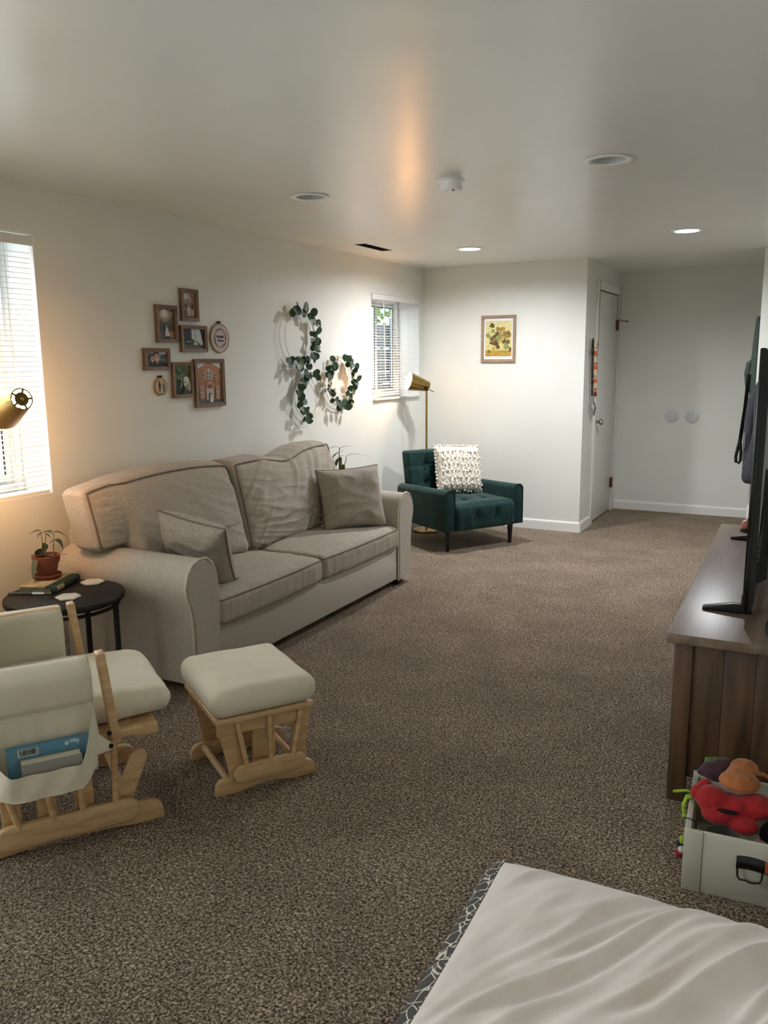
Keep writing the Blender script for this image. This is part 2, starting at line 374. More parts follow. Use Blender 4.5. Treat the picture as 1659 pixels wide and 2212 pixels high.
b = MB().box((XB - 0.12, YB + 0.12, 0), (XB, DO[0], H)).box((XB - 0.12, DO[0], DO[2]), (XB, DO[1], H)).box((XB - 0.12, DO[1], 0), (XB, YC, H))
struct('wall_alcove', b, wall_m)
struct('wall_far', MB().box((-0.25, YC, 0), (XR + 0.1, YC + 0.1, H)), wall_m)
struct('wall_partition', MB().box((XP, YB, 0), (XR, YC, H)), wall_m)
struct('wall_right', MB().box((XR, YF - 0.1, 0), (XR + 0.1, YC, H)), wall_m)
struct('wall_front', MB().box((-0.25, YF - 0.1, 0), (XR, YF, H)), wall_m)
def base_prof(h=0.088, t=0.014): return [(0, 0), (t, 0), (t, h - 0.016), (t * 0.75, h - 0.006), (t * 0.3, h), (0, h)]
def baseboard(name, p0, p1, nrm):
    p0 = Vector((*p0, 0)); p1 = Vector((*p1, 0)); d = (p1 - p0); n = Vector((*nrm, 0)); pr = base_prof(); vs = []
    for q in (p0, p1): vs += [q + n * a + Vector((0, 0, z)) for a, z in pr]
    k = len(pr); struct(name, MB().add(vs, [list(range(k)), list(range(k, 2 * k))] + [(i, (i + 1) % k, (i + 1) % k + k, i + k) for i in range(k)]), trim_m)
baseboard('baseboard_back', (0.014, YB), (XB, YB), (0, -1)); baseboard('baseboard_alcove', (XB, YB - 0.014), (XB, DO[0] - 0.075), (1, 0))
baseboard('baseboard_far', (XB, YC), (XP, YC), (0, -1)); baseboard('baseboard_left', (0, YF), (0, YB - 0.014), (1, 0)); baseboard('baseboard_right', (XP, YB), (XR, YB), (0, -1))
# door in the alcove
b = MB()
for y0, y1, z0, z1 in ((DO[0] - 0.07, DO[0] + 0.004, 0, DO[2] + 0.07), (DO[1] - 0.004, min(DO[1] + 0.07, YC - 0.03), 0, DO[2] + 0.07), (DO[0] + 0.004, DO[1] - 0.004, DO[2] - 0.004, DO[2] + 0.07)):
    b.box((XB, y0, z0), (XB + 0.016, y1, z1))
struct('trim_1', b, trim_m, bevel=0.004)
door = struct('door_1', MB().box((XB - 0.045, DO[0] + 0.006, 0.012), (XB - 0.008, DO[1] - 0.006, DO[2] - 0.012)), trim_m, bevel=0.002)
copperhinge = M('aged_brass_hinge', '#6d3f28', rough=0.4, metal=0.8)
for z in (0.28, 1.80):
    MB().box((XB - 0.008, DO[1] - 0.045, z - 0.045), (XB + 0.004, DO[1] + 0.002, z + 0.045)).cyl((XB + 0.006, DO[1] - 0.004, z - 0.05), (XB + 0.006, DO[1] - 0.004, z + 0.055), 0.007).build('hinge', copperhinge, door)
MB().cyl((XB + 0.006, DO[1], 1.845), (XB + 0.085, DO[1] + 0.03, 1.835), 0.004).ball((XB + 0.085, DO[1] + 0.03, 1.835), 0.009).build('hinge_stop', copperhinge, door, smooth=True)
MB().lathe([(0.0, 0.0), (0.032, 0), (0.032, 0.006), (0.012, 0.012), (0.011, 0.03), (0.020, 0.034), (0.028, 0.045), (0.029, 0.055), (0.024, 0.066), (0.012, 0.071), (0, 0.072)], 24, frame_mat((XB - 0.008, 7.53, 0.925), (0, 1, 0), (0, 0, 1))).build('door_knob', steel, door, smooth=True)

# windows (sliding vinyl, deep reveal)
glass_m = M_glass('window_glass'); frame_glass = M_glass('picture_glass', 0.35)
gasket = M('dark_gasket', '#23272b', rough=0.6)
def window(name, w):
    y0, y1, z0, z1 = w; x0, x1 = -0.245, -0.195; f = 0.045; ym = (y0 + y1) / 2
    b = MB(); e = 0.001
    b.box((x0, y0 + e, z0 + e), (x1, y0 + f, z1 - e)).box((x0, y1 - f, z0 + e), (x1, y1 - e, z1 - e)).box((x0, y0 + f, z0 + e), (x1, y1 - f, z0 + f)).box((x0, y0 + f, z1 - f), (x1, y1 - f, z1 - e))
    o = struct(name, b, vinyl_m, bevel=0.003)
    for k, (a, c) in enumerate(((y0 + f, ym + 0.02), (ym - 0.02, y1 - f))):
        xs = (-0.24, -0.222) if k else (-0.218, -0.2); s = 0.04; b = MB(); za, zb = z0 + f, z1 - f
        b.box((xs[0], a, za), (xs[1], a + s, zb)).box((xs[0], c - s, za), (xs[1], c, zb)).box((xs[0], a + s, za), (xs[1], c - s, za + s)).box((xs[0], a + s, zb - s), (xs[1], c - s, zb))
        sa = b.build('sash', vinyl_m, o, bevel=0.002)
        g = MB(); t = 0.007; xm = xs[1] - 0.004
        g.box((xm, a + s, za + s), (xm + 0.005, a + s + t, zb - s)).box((xm, c - s - t, za + s), (xm + 0.005, c - s, zb - s)).box((xm, a + s + t, zb - s - t), (xm + 0.005, c - s - t, zb - s)).box((xm, a + s + t, za + s), (xm + 0.005, c - s - t, za + s + t))
        g.build('gasket', gasket, sa)
        MB().add([((xs[0] + xs[1]) / 2, a + s, za + s), ((xs[0] + xs[1]) / 2, c - s, za + s), ((xs[0] + xs[1]) / 2, c - s, zb - s), ((xs[0] + xs[1]) / 2, a + s, zb - s)], [(0, 1, 2, 3)]).build('pane', glass_m, sa)
    b = MB()
    for q in (((-0.194, y0, z0), (0.001, y0 + 0.006, z1)), ((-0.194, y1 - 0.006, z0), (0.001, y1, z1)), ((-0.194, y0 + .006, z1 - 0.006), (0.001, y1 - .006, z1)), ((-0.194, y0 + .006, z0), (0.001, y1 - .006, z0 + 0.006))): b.box(*q)
    b.build('reveal', reveal_m, o)
    return o
window('window_1', W1); window('window_2', W2); window('unseen_window', W_UNSEEN)  # the last window is unseen, added as a daylight source

# outside: pale ground, dark fence and a leafy bush beyond the far window
struct('ground_outside', MB().box((-14, -10, 0.55), (-0.26, 22, 0.6)), M('pale_concrete', '#d8d7d2', '#cccbc6', scale=3, rough=0.9))
fn = thing('garden_fence', 'dark grey horizontal board fence seen through the far window blind', 'fence', (-0.95, 7.3, 0.6))
fb = None; fmat = M('dark_stained_board', '#262c32', '#20252a', scale=6, stretch=(1, 0.2, 4), rough=0.7)
for k in range(10):
    if fb is None: fb = MB().box((-0.012, -3.0, 0), (0.012, 3.0, 0.118)).build('board', fmat, fn, bevel=0.004); o = fb
    else: o = dup(fb, fn)
    o.location = (0, 0, 0.02 + k * 0.125)
for y in (-2.2, -.7, 0.92, 2.4): MB().box((0.013, y - 0.025, 0), (0.045, y + 0.025, 1.32)).build('post', M('pale_blue_post', '#5c6b78', rough=0.6), fn)
bu = thing('leafy_bush', 'bright green leafy bush rising above the dark fence', 'bush', (-1.6, 7.9, 0.6))
random.seed(4); b = MB()
for k in range(5200):
    c = Vector((random.gauss(0, .22), random.gauss(-.6, 1.25), 1.8 + random.gauss(0, .5))); d = Vector((random.uniform(-1, 1), random.uniform(-1, 1), random.uniform(-1, 1))).normalized(); q = d.orthogonal().normalized(); r = random.uniform(.03, .06)
    c.x = max(-.5, min(.5, c.x))
    b.add([c - d * r, c + q * r * .6, c + d * r, c - q * r * .6], [(0, 1, 2, 3)])
tag(b.build('foliage', M('bush_leaf', '#4f7a2a', '#284a18', scale=3, rough=0.6, transl=0.35), bu, merge=False, recalc=False), kind='stuff')  # leaf colour mottled between two greens
MB().tube([(0, 0, 0), (.05, .05, .8), (0, .1, 1.5)], [.05, .04, .03], 8).build('stem', M('bark', '#4a3a2c', rough=.9), bu)

# ------------------------------------------------------------------ blinds
def blind(label, w, pitch, tilt, xoff, wand_y, cord_y, bottom_out=0.0, bent=None):
    y0, y1, z0, z1 = w; y0 += 0.012; y1 -= 0.012
    t = thing('window_blind', label, 'blind', (xoff, (y0 + y1) / 2, z0)); L = (y1 - y0) / 2; hz = z1 - z0
    MB().box((-0.014, -L, hz - 0.048), (0.014, L, hz - 0.014)).build('head_rail', slat_m, t, bevel=0.003)
    MB().box((0.016, -L - .008, hz - 0.056), (0.019, L + .008, hz - 0.012)).box((0.0, -L - .008, hz - .056), (.016, -L - .0055, hz - .012)).box((0.0, L + .0055, hz - .056), (.016, L + .008, hz - .012)).build('valance', slat_m, t)
    n = int((hz - 0.056 - 0.032) / pitch); first = None
    prof = [(-0.0125, -0.0022), (-0.0065, -0.0002), (0, 0.0005), (0.0065, -0.0002), (0.0125, -0.0022)]
    for k in range(n):
        if first is None:
            vs = [(x, y, z) for y in (-L + 0.004, L - 0.004) for x, z in prof]; vs += [(x, y, z + 0.0005) for (x, y, z) in vs]
            fs = [(i, i + 1, i + 6, i + 5) for i in range(4)] + [(10 + i, 15 + i, 16 + i, 11 + i) for i in range(4)] + [(0, 5, 15, 10), (4, 14, 19, 9)]
            first = MB().add(vs, fs).build('slat', slat_m, t, smooth=True, merge=False); o = first
        else: o = dup(first, t)
        o.location = (bottom_out * max(0, 1 - k / 6.0) * .6, 0, 0.036 + pitch * (k + 0.5)); o.rotation_euler = (random.uniform(-.002, .002), tilt + random.uniform(-.04, .04), 0)
    MB().box((-0.013 + bottom_out, -L, 0.004), (0.013 + bottom_out, L, 0.022)).build('bottom_rail', slat_m, t, bevel=0.005)
    for yy in (-L + 0.13, 0.0, L - 0.13):
        MB().cyl((0.0135, yy, 0.02), (0.0135, yy, hz - 0.05), 0.0008, n=5).cyl((-0.0135, yy, 0.02), (-0.0135, yy, hz - 0.05), 0.0008, n=5).build('ladder_cord', slat_m, t)
    if wand_y is not None: MB().cyl((0.025, wand_y, hz - 0.07), (0.03, wand_y + .015, hz - 0.07 - 0.62 * hz / 0.88), 0.0045, n=6).cyl((0.012, wand_y, hz - .06), (0.026, wand_y, hz - .07), .003, n=6).build('tilt_wand', slat_m, t)
    if cord_y is not None: MB().cyl((0.022, cord_y, hz - 0.05), (0.010, cord_y + .03, -0.55), 0.0016, n=5).build('lift_cord', slat_m, t)
    return t
random.seed(2)
blind('white slatted blind over the bright window beside the sofa', W1, 0.0235, 0.12, -0.02, None, None)
blind('white slatted blind in the corner window behind the brass floor lamp', W2, 0.0222, 0.10, -0.004, -0.27, 0.2, bottom_out=0.02)

# ------------------------------------------------------------------ ceiling fittings
off_white = M('fixture_white', '#fbfbfb', rough=0.4)
def downlight(x, y, on, label, grp=None):
    t = thing('recessed_light', label, 'ceiling light', (x, y, H), 0, grp)
    MB().lathe([(0.072, 0.0), (0.098, -0.001), (0.1, -0.004), (0.097, -0.007), (0.075, -0.007), (0.0705, -0.003)], 40, closed=True).build('trim_ring', off_white, t, smooth=True)
    pr = [(0.0715, -0.004)]
    for k in range(10): z = -0.003 + k * 0.0075; r = 0.071 - k * 0.0018; pr += [(r, z), (r - 0.0018, z + 0.003)]
    MB().lathe(pr, 40).build('baffle', M('baffle_grey', '#c4c5c6', rough=.45), t, smooth=True, recalc=False)
    zl = 0.012 if on else 0.07; r = 0.066 if on else 0.054
    MB().lathe([(0.0001, zl - .003), (r * .7, zl - .002), (r, zl), (r, zl + .006), (0.0001, zl + .006)], 32).build('lens', M_emit('led_lens', '#f3f6ff', 14.0) if on else M('frosted_lens', '#8f908e', rough=.5), t, smooth=True)
    MB().lathe([(0.001, 0.1), (0.0745, 0.1), (0.0745, 0.0)], 24).build('housing', off_white, t, recalc=False)
    if on:
        l = bpy.data.lights.new('led', 'AREA'); l.shape = 'DISK'; l.size = 0.12; l.energy = DOWN_W; l.color = lin('#f3f6fb'); l.spread = math.radians(165)
        o = bpy.data.objects.new('led', l); C.objects.link(o); o.location = (0, 0, 0.006); o.parent = t
downlight(*LIGHTS[0], 'unlit recessed ceiling light on the sofa side of the smoke detector'); downlight(*LIGHTS[1], 'unlit recessed ceiling light on the television side of the smoke detector')
downlight(*LIGHTS[2], 'lit recessed ceiling light above the green armchair'); downlight(*LIGHTS[3], 'lit recessed ceiling light before the alcove with the door')
t = thing('smoke_detector', 'white round smoke detector on the ceiling', 'smoke detector', (1.705, 3.70, H))
MB().lathe([(0.001, 0), (0.062, 0), (0.062, -0.004), (0.05, -0.008), (0.001, -0.008)], 32).build('mounting_plate', off_white, t, smooth=True)
MB().lathe([(0.048, -0.006), (0.048, -0.022), (0.051, -0.023), (0.052, -0.040), (0.048, -0.046), (0.001, -0.047)], 32).build('body', off_white, t, smooth=True)
MB().ball((0.02, -0.02, -0.047), 0.006).build('test_button', M('grey_plastic', '#7c7d7c', rough=.5), t, smooth=True)
t = thing('ceiling_vent', 'open dark rectangular vent in the ceiling near the corner window', 'vent', (VENT[0], VENT[2], H))
dx, dy = VENT[1] - VENT[0], VENT[3] - VENT[2]; duct = M('dark_duct', '#191512', '#241e1a', scale=12, rough=.8)
MB().add([(0, 0, 0), (dx, 0, 0), (dx, dy, 0), (0, dy, 0), (0, 0, .18), (dx, 0, .18), (dx, dy, .18), (0, dy, .18)], [(0, 1, 5, 4), (1, 2, 6, 5), (2, 3, 7, 6), (3, 0, 4, 7), (4, 5, 6, 7)]).build('duct', duct, t, recalc=False)
MB().box((0, 0.004, 0.004), (dx, 0.010, 0.02)).box((0, dy - .01, .004), (dx, dy - .004, .02)).build('lip', M('worn_grey_metal', '#6a6258', rough=.6, metal=.3), t)
# screw in the ceiling beyond the vent is left as a small nail head
tag(MB().lathe([(0.0001, -0.003), (0.004, -0.002), (0.004, 0.0)], 10).build('nail_head', duct), 'tiny dark nail head in the ceiling by the vent', 'nail').location = (0.50, 5.15, H)

# ------------------------------------------------------------------ sofa
def folds(v, ang, f, al, seed):
    c, sn = math.cos(ang), math.sin(ang); a = v.y * c + v.z * sn; t = -v.y * sn + v.z * c
    n = noise.noise(Vector((a * al + .35 * noise.noise(v * 4), t * f + .6 * noise.noise(v * 3.1), seed * 3.7))); return math.exp(-(n * 4.6) ** 2)
def sofa():
    t = thing('sofa', 'long beige linen two-seat sofa with rolled arms against the wall', 'sofa', (0.45, 3.85, 0))
    b = MB().box((0.06, 2.90, 0.045), (0.862, 4.82, 0.275)); b.build('base', linen, t, world=True, bevel=0.012)
    def arm(yi, sgn):
        # profile in (offset from inner face outward, z)
        pr = [(0.0, 0.04), (0.0, 0.30), (-0.004, 0.45), (0.004, 0.53), (0.03, 0.585), (0.07, 0.614), (0.115, 0.618), (0.16, 0.600), (0.195, 0.560), (0.212, 0.505), (0.205, 0.455), (0.187, 0.41), (0.176, 0.36), (0.172, 0.28), (0.170, 0.16), (0.170, 0.04)]
        sx = [0.07, 0.2, 0.35, 0.5, 0.65, 0.8, 0.865]
        def ring(x, k=1.0): 
            bow = 0.008 * math.sin(pi * min(1, max(0, (x - .1) / .75)))
            return [(x, yi + sgn * (o + (bow if z > .4 else bow * .4) * (o / .2)), z + bow * .6 * (z > .3)) for o, z in pr]
        b = MB(); n = len(pr); vs = []; fs = []
        for x in sx: vs += ring(x)
        for i in range(len(sx) - 1):
            for k in range(n): fs.append((i * n + k, i * n + (k + 1) % n, (i + 1) * n + (k + 1) % n, (i + 1) * n + k))
        fs += [list(range(n))[::-1]]
        b.add(vs, fs); a = b.build('arm', linen, t, world=True, smooth=True)
        # front panel: slightly domed, with piping
        cy = sum(o for o, z in pr) / n
        out = [(0.866, yi + sgn * o, z) for o, z in pr]; inn = [(0.880, yi + sgn * (0.086 + (o - 0.086) * 0.93), 0.30 + (z - 0.30) * 0.97) for o, z in pr]
        vs = out + inn; fs = [(k, (k + 1) % n, (k + 1) % n + n, k + n) for k in range(n)] + [list(range(n, 2 * n))]
        MB().add(vs, fs).build('arm_front', linen, t, world=True, smooth=True)
        MB().tube([(0.872, yi + sgn * (o + (0.003 if o > .08 else -.003)), z + (0.004 if z > .55 else 0)) for o, z in pr], 0.006, 6).build('arm_piping', M('linen_piping', '#cdc2b2', rough=.9), t, world=True, smooth=True)
    arm(2.925, -1); arm(4.80, 1)
    softbox(MB(), 0.2, 2.10, 0.58, 0.06, 4, 24, 8, lambda p, q: Vector((0.135 + p.x - 0.03 * q[2], 3.865 + p.y, 0.42 + p.z))).build('back_frame', linen, t, world=True, smooth=True)
    pipe_m = M('dark_linen_piping', '#75695b', rough=.9)
    def seat(y0, y1, seed):
        W = y1 - y0; D = 0.62; Hh = 0.135; cy = (y0 + y1) / 2
        def warp(p, q):
            a, bb, c = q
            puff = 0.030 * (1 - a * a) * (1 - max(bb, 0) ** 4) * (c if c > 0 else 0)
            return Vector((0.575 + p.y + 0.014 * (1 - a * a) * (bb if bb > 0 else 0), cy + p.x, 0.342 + p.z + puff - .012 * abs(a) ** 3 * 0 - 0.012 * (bb > .6) * (bb - .6)))
        def dsp(co):
            w = mbasis(t) @ co; v = Vector(w)
            return 0.003 * nz(v, (7, 7, 7), seed) + (.004 * wrinkle(v, (4, 15, 3), seed) if v.x > .84 else .003 * wrinkle(v, (14, 3, 3), seed))
        s = softbox(MB(), W, D, Hh, 0.035, 90, 60, 14, warp).build('seat_cushion', linen_d, t, world=True, smooth='all', disp=dsp)
        for c in (0.93, -0.93):
            MB().tube([soft_pt(W, D, Hh, 0.035, a * 1.0, bb * 1.0, c * 0.97, warp) + Vector((.004 * bb, .004 * a, .004 * c)) for a, bb in rect_path(20)], 0.0042, 6, closed=True).build('seat_piping', pipe_m, s, smooth=True).matrix_parent_inverse = mbasis(t).inverted()
    seat(2.932, 3.838, 3); seat(3.846, 4.792, 5)
    def back(y0, y1, left, seed):
        W = y1 - y0; D = 0.23; Hh = 0.5; cy = (y0 + y1) / 2
        ye = 2.93 if left else 4.80
        def warp(p, q):
            a, bb, c = q; y = cy + p.x
            over = sstep(0.0, 0.05, (ye - y) if left else (y - ye))
            zb = 0.425 + 0.205 * over; zt = 0.905
            if left: zt += 0.012 * a - 0.02 * max(0, a - .8) + 0.035 * (1 - a * a)
            else: zt += 0.025 - 0.045 * math.exp(-((a + 0.05) / 0.32) ** 2) + 0.012 * a - .05 * max(0, a - .75)
            f = (p.z + Hh / 2) / Hh; z = zb + (zt - zb) * f
            lean = 0.17 * (1 - (z - .42) / .5) if True else 0
            bulge = 0.055 * (1 - a ** 4) * (1 - c ** 2) * (1 if bb > 0 else 0)
            x = 0.205 + p.y * (1 - .25 * over) + lean * .85 + bulge * bb
            if not left: x += 0.03 * (1 - a) * .5 * f
            return Vector((x, y, z + .012 * (1 - bb * bb) * c))
        def dsp(co):
            v = mbasis(t) @ co; lo = 1 - sstep(.45, .95, v.z); k = .5 + .5 * lo
            if left:
                r = sstep(2.95, 3.6, v.y); d = 0.007 * nz(v, (4, 4, 5), seed) + (.004 + .008 * r) * folds(v, -.75 + .5 * (v.z < .6), 8, 1.8, seed) + .004 * r * folds(v, -.4, 17, 3, seed + 1)
                d += .006 * (1 - r) * sstep(.78, .62, v.z) * folds(v, .5, 9, 2, seed + 3) + .005 * math.exp(-((v.y - 2.80) / .07) ** 2) * folds(v, .05, 30, 5, seed + 4)
            else:
                d = 0.008 * nz(v, (4, 4, 5), seed) + .015 * folds(v, .12 + .25 * (v.y - 4.2), 10, 2.0, seed) + .009 * folds(v, -.1, 20, 3.0, seed + 1) * (.4 + .6 * lo)
            return d * sstep(-.01, .07, min(v.y - y0, y1 - v.y)) * (.35 + .65 * sstep(0, .10, .93 - v.z))
        s = softbox(MB(), W, D, Hh, 0.045, 120, 16, 80, warp).build('back_cushion', linen_d, t, world=True, smooth='all', disp=dsp)
        path = []
        for a, c in rect_path(26):
            path.append(soft_pt(W, D, Hh, 0.045, a * .985, 0.95, c * .985, warp) + Vector((.010, .004 * a, .006 * c)))
        MB().tube(path, 0.0045, 6, closed=True).build('cushion_piping', pipe_m, s, smooth=True).matrix_parent_inverse = mbasis(t).inverted()
    back(2.705, 3.745, True, 2); back(3.755, 4.885, False, 6)
    for x, y in ((0.82, 4.86), (0.82, 2.84), (0.12, 4.86), (0.12, 2.84)):
        MB().box((x - 0.035, y - .03, 0), (x + 0.035, y + 0.03, 0.05)).build('foot', M('brown_foot', '#3a2416', rough=.5), t, world=True, bevel=.004)
    return t
sofa_root = sofa()
SOFT = ('seat_cushion', 'back_cushion', 'arm')
def throw_pillow(label, o, xax, yax, W, Hh, T, seed, bend=0):
    m = frame_mat(o, xax, yax); t = thing('throw_pillow', label, 'pillow', tuple(o)); p = MB(); b = pillow(MB(), W, Hh, T, m, pipe=p, amp=0.016, seed=seed, ws=(6, 10, 8), bend=bend)
    press(b, sofa_root, SOFT); press(p, sofa_root, SOFT, .005)
    b.build('cover', linen_p, t, world=True, smooth='all'); p.build('piping', M('dark_linen_piping', '#75695b'), t, world=True, smooth=True)
throw_pillow('square beige throw pillow standing against the far sofa arm', (0.640, 4.585, 0.615), (0.60, 0.78, 0.03), (-.28, .12, 1), 0.43, 0.40, 0.19, 3)
throw_pillow('beige throw pillow slumped over inside the near sofa arm', (0.648, 3.075, 0.580), (.313, .04, -.06), (-.19, -.155, .27), 0.37, 0.42, 0.15, 8)

# ------------------------------------------------------------------ round side tables
def side_table(label, x, y, rot):
    t = thing('side_table', label, 'table', (x, y, 0), rot, None)
    MB().lathe([(0.0001, 0.472), (0.243, 0.472), (0.248, 0.475), (0.25, 0.48), (0.25, 0.497), (0.247, 0.5), (0.0001, 0.5)], 64).build('tabletop', blackmet, t, smooth=True)
    for k in range(4):
        a = pi / 4 + k * pi / 2; c = Vector((0.222 * math.cos(a), 0.222 * math.sin(a), 0)); tan = Vector((-math.sin(a), math.cos(a), 0))
        MB().bar(c, c + Vector((0, 0, .472)), 0.02, 0.02, tan).build('leg', blackmet, t, bevel=.002)
    MB().tube([(0.222 * math.cos(2 * pi * k / 40), 0.222 * math.sin(2 * pi * k / 40), 0.45) for k in range(40)], 0.008, 6, closed=True).build('apron_ring', blackmet, t, smooth=True)
    MB().tube([(0.222 * math.cos(2 * pi * k / 40), 0.222 * math.sin(2 * pi * k / 40), 0.012) for k in range(40)], 0.008, 6, closed=True).build('base_ring', blackmet, t, smooth=True)
side_table('round black metal side table between the glider and the sofa', 0.425, 2.445, -0.35)
side_table('round black side table hidden behind the far sofa arm', 0.27, 5.30, 0.2)

# things on the near table
A = Vector((0.239, 2.36, 0)); Bc = Vector((0.386, 2.414, 0)); Cc = Vector((0.292, 2.633, 0)); ux = (Bc - A).normalized(); uy = Vector((-ux.y, ux.x, 0))
bt = thing('old_book', 'old green hardback book with marbled cover under the potted plant', 'book', tuple(Vector((A.x, A.y, 0.501))), math.atan2(ux.y, ux.x))
MB().box((0.004, 0.004, 0.004), (0.148, 0.234, 0.027)).build('page_block', M('aged_pages', '#8f8468', '#7a7058', scale=200, stretch=(.1, .1, 1), rough=.9), bt)
gcl = M('green_cloth', '#1f3327', '#263a2d', scale=90, rough=.8); mar = M('marbled_board', '#b3a78b', '#8d8468', scale=22, detail=7, rough=.6)
MB().box((0, 0, 0.0272), (0.120, 0.238, 0.031)).build('cover_board', mar, bt, bevel=.001); MB().box((0, 0, 0), (0.15, 0.238, 0.0038)).build('back_board', mar, bt, bevel=.001)
MB().prism([(0.120, 0.0274), (0.120, 0.0316), (0.151, 0.0316), (0.158, 0.027), (0.161, 0.0155), (0.158, 0.004), (0.151, 0), (0.149, 0), (0.149, 0.0274)], 1, 0, 0.238).build('spine', gcl, bt, smooth=True)
MB().prism([(0.1585, 0.0275), (0.1620, 0.0155), (0.1585, 0.004), (0.1578, .004), (0.1605, .0155), (0.1578, .0275)], 1, 0.03, 0.095).build('spine_label', M('tan_label', '#b9a57c', '#6e5f42', scale=70, rough=.7), bt)
pt = thing('potted_seedling', 'small drooping seedling in a terracotta pot on the old book', 'potted plant', (0.232, 2.522, 0.5335))
MB().lathe([(0.0001, 0), (0.046, 0), (0.058, 0.004), (0.063, 0.016), (0.060, 0.019), (0.055, 0.012), (0.045, 0.007), (0.0001, 0.007)], 40).build('saucer', terracotta, pt, smooth=True)
MB().lathe([(0.0001, 0.008), (0.037, 0.008), (0.039, 0.011), (0.053, 0.073), (0.058, 0.074), (0.062, 0.104), (0.060, 0.106), (0.056, 0.104), (0.053, 0.092), (0.0001, 0.09)], 40).build('pot', terracotta, pt, smooth=True)
MB().lathe([(0.0001, 0.098), (0.03, 0.0965), (0.0545, 0.094)], 20).build('soil', soil_m, pt)
def leaf(mb, base, d, up, L, Wd, curl=0.3, fold=0.15):
    d = Vector(d).normalized(); up = Vector(up); s = d.cross(up).normalized(); u = s.cross(d); rows = 6; vs = []; fs = []
    for i in range(rows + 1):
        f = i / rows; w = Wd * math.sin(pi * min(1, f * .96 + .03)) ** .8; c = Vector(base) + d * (L * f) - u * (curl * L * f * f)
        for k in (-1, -.5, 0, .5, 1): vs.append(c + s * (w * k / 1.0 * .5) + u * (fold * w * abs(k)))
    for i in range(rows):
        for k in range(4): fs.append((i * 5 + k, i * 5 + k + 1, (i + 1) * 5 + k + 1, (i + 1) * 5 + k))
    return mb.add(vs, fs)
sg = M('seedling_leaf', '#4f6048', '#3a4a36', scale=40, rough=.6, rand='#5d5a4c', transl=.1); stm = M('seedling_stem', '#6d6a4d', rough=.8)
stems = [((-.004, -.006), (-.02, .0, .215)), ((0.004, -.004), (.006, .004, .21)), ((.02, .026), (.028, .032, .205)), ((.0, .002), (0.0, .006, .19))]
for (a, q) in stems: MB().tube([(a[0], a[1], .094), (a[0] * .6 + q[0] * .4, a[1] * .6 + q[1] * .4, .15), q], [.0022, .0018, .0012], 6).build('stem', stm, pt, smooth=True)
side = Vector((0.63, 0.78, 0))
for bpos, d, L, Wd, cu in [((-.02, 0, .213), (-.63, -.78, .35), .045, .02, .7), ((-.02, 0, .205), (-.4, -.5, -.6), .03, .015, .3), ((.006, .004, .21), (.63, .78, .2), .03, .02, .8), ((.004, .003, .2), (.6, .7, -.3), .03, .016, .5),
                           ((.028, .032, .205), (-.55, -.6, .6), .055, .018, .9), ((.028, .032, .205), (.6, .75, .2), .05, .022, .9), ((.027, .03, .17), (.5, .45, -.35), .055, .042, .5), ((.026, .028, .165), (-.4, -.5, .1), .02, .014, .8),
                           ((-.01, 0, .16), (.1, .1, -1), .045, .022, .1), ((-.018, -.01, .135), (-.3, -.4, -.9), .04, .03, .2), ((.0, -.05, .098), (.3, -.55, .1), .05, .016, 1.9), ((.0, -.002, .108), (-.4, -.6, .1), .06, .032, .3), ((.05, .045, .1), (.6, .78, .35), .03, .008, .4), ((.01, .0, .099), (.5, .5, .02), .035, .022, .1)]:
    leaf(MB(), bpos, d, (0, 0, 1) if abs(d[2]) < .9 else (1, 0, 0), L * .95, Wd * 1.7, cu).build('leaf', sg, pt, smooth='all')
def coaster(x, y, rot, label):
    o = MB().prism([(0.054 * math.cos(k * pi / 3), 0.054 * math.sin(k * pi / 3)) for k in range(6)], 2, 0, 0.007).build('coaster', M('white_marble', '#e4e1d8', '#d5d1c6', scale=10, detail=6, rough=.4), bevel=.0015)
    o.location = (x, y, 0.5005); o.rotation_euler = (0, 0, rot); tag(o, label, 'coaster')
coaster(0.392, 2.633, 0.74, 'white hexagonal coaster lying alone by the sofa arm on the black table'); coaster(0.485, 2.41, 0.74, 'white hexagonal coaster partly behind the glider arm on the black table')
pn = thing('pen', 'slim dark pen with a silver end in front of the old book', 'pen', (0.216, 2.325, 0.5062), math.atan2(.07, .144))
MB().cyl((0, 0, 0), (0.105, 0, 0), .0052).build('barrel', M('slate_plastic', '#3b424a', rough=.35), pn, smooth=True); MB().cyl((0.105, 0, 0), (.158, 0, 0), .0056, .005).box((.11, -.002, .005), (.15, .002, .008)).build('cap', M('silver_cap', '#c9ccce', rough=.3, metal=.6), pn, smooth=True)

# bamboo on the far table
bt = thing('lucky_bamboo', 'small lucky bamboo in a dark vase behind the far sofa pillow', 'potted plant', (0.235, 5.15, 0.5))
MB().lathe([(0.0001, 0), (0.035, 0), (0.04, 0.01), (0.043, 0.09), (0.036, 0.12), (0.033, .12), (.036, .09), (0.0001, 0.08)], 24).build('vase', M('dark_glaze', '#2a1d17', rough=.3), bt, smooth=True)
stalk = M('bamboo_stalk', '#5d6b2c', '#3f3a20', scale=16, rough=.5); tip = M('tan_cut', '#b98b54', rough=.8)
for (x, y, h) in ((0.0, -.012, .30), (0.012, .012, .245), (-.012, .006, .25)):
    MB().tube([(x, y, .03)] + [(x + random.uniform(-.002, .002), y, .03 + (h - .03) * k / 6) for k in range(1, 7)], [.014, .012, .0135, .012, .0135, .012, .0115], 8).build('stalk', stalk, bt, smooth=True)
    MB().cyl((x, y, h - .001), (x, y, h + .004), .008).build('cut_end', tip, bt)
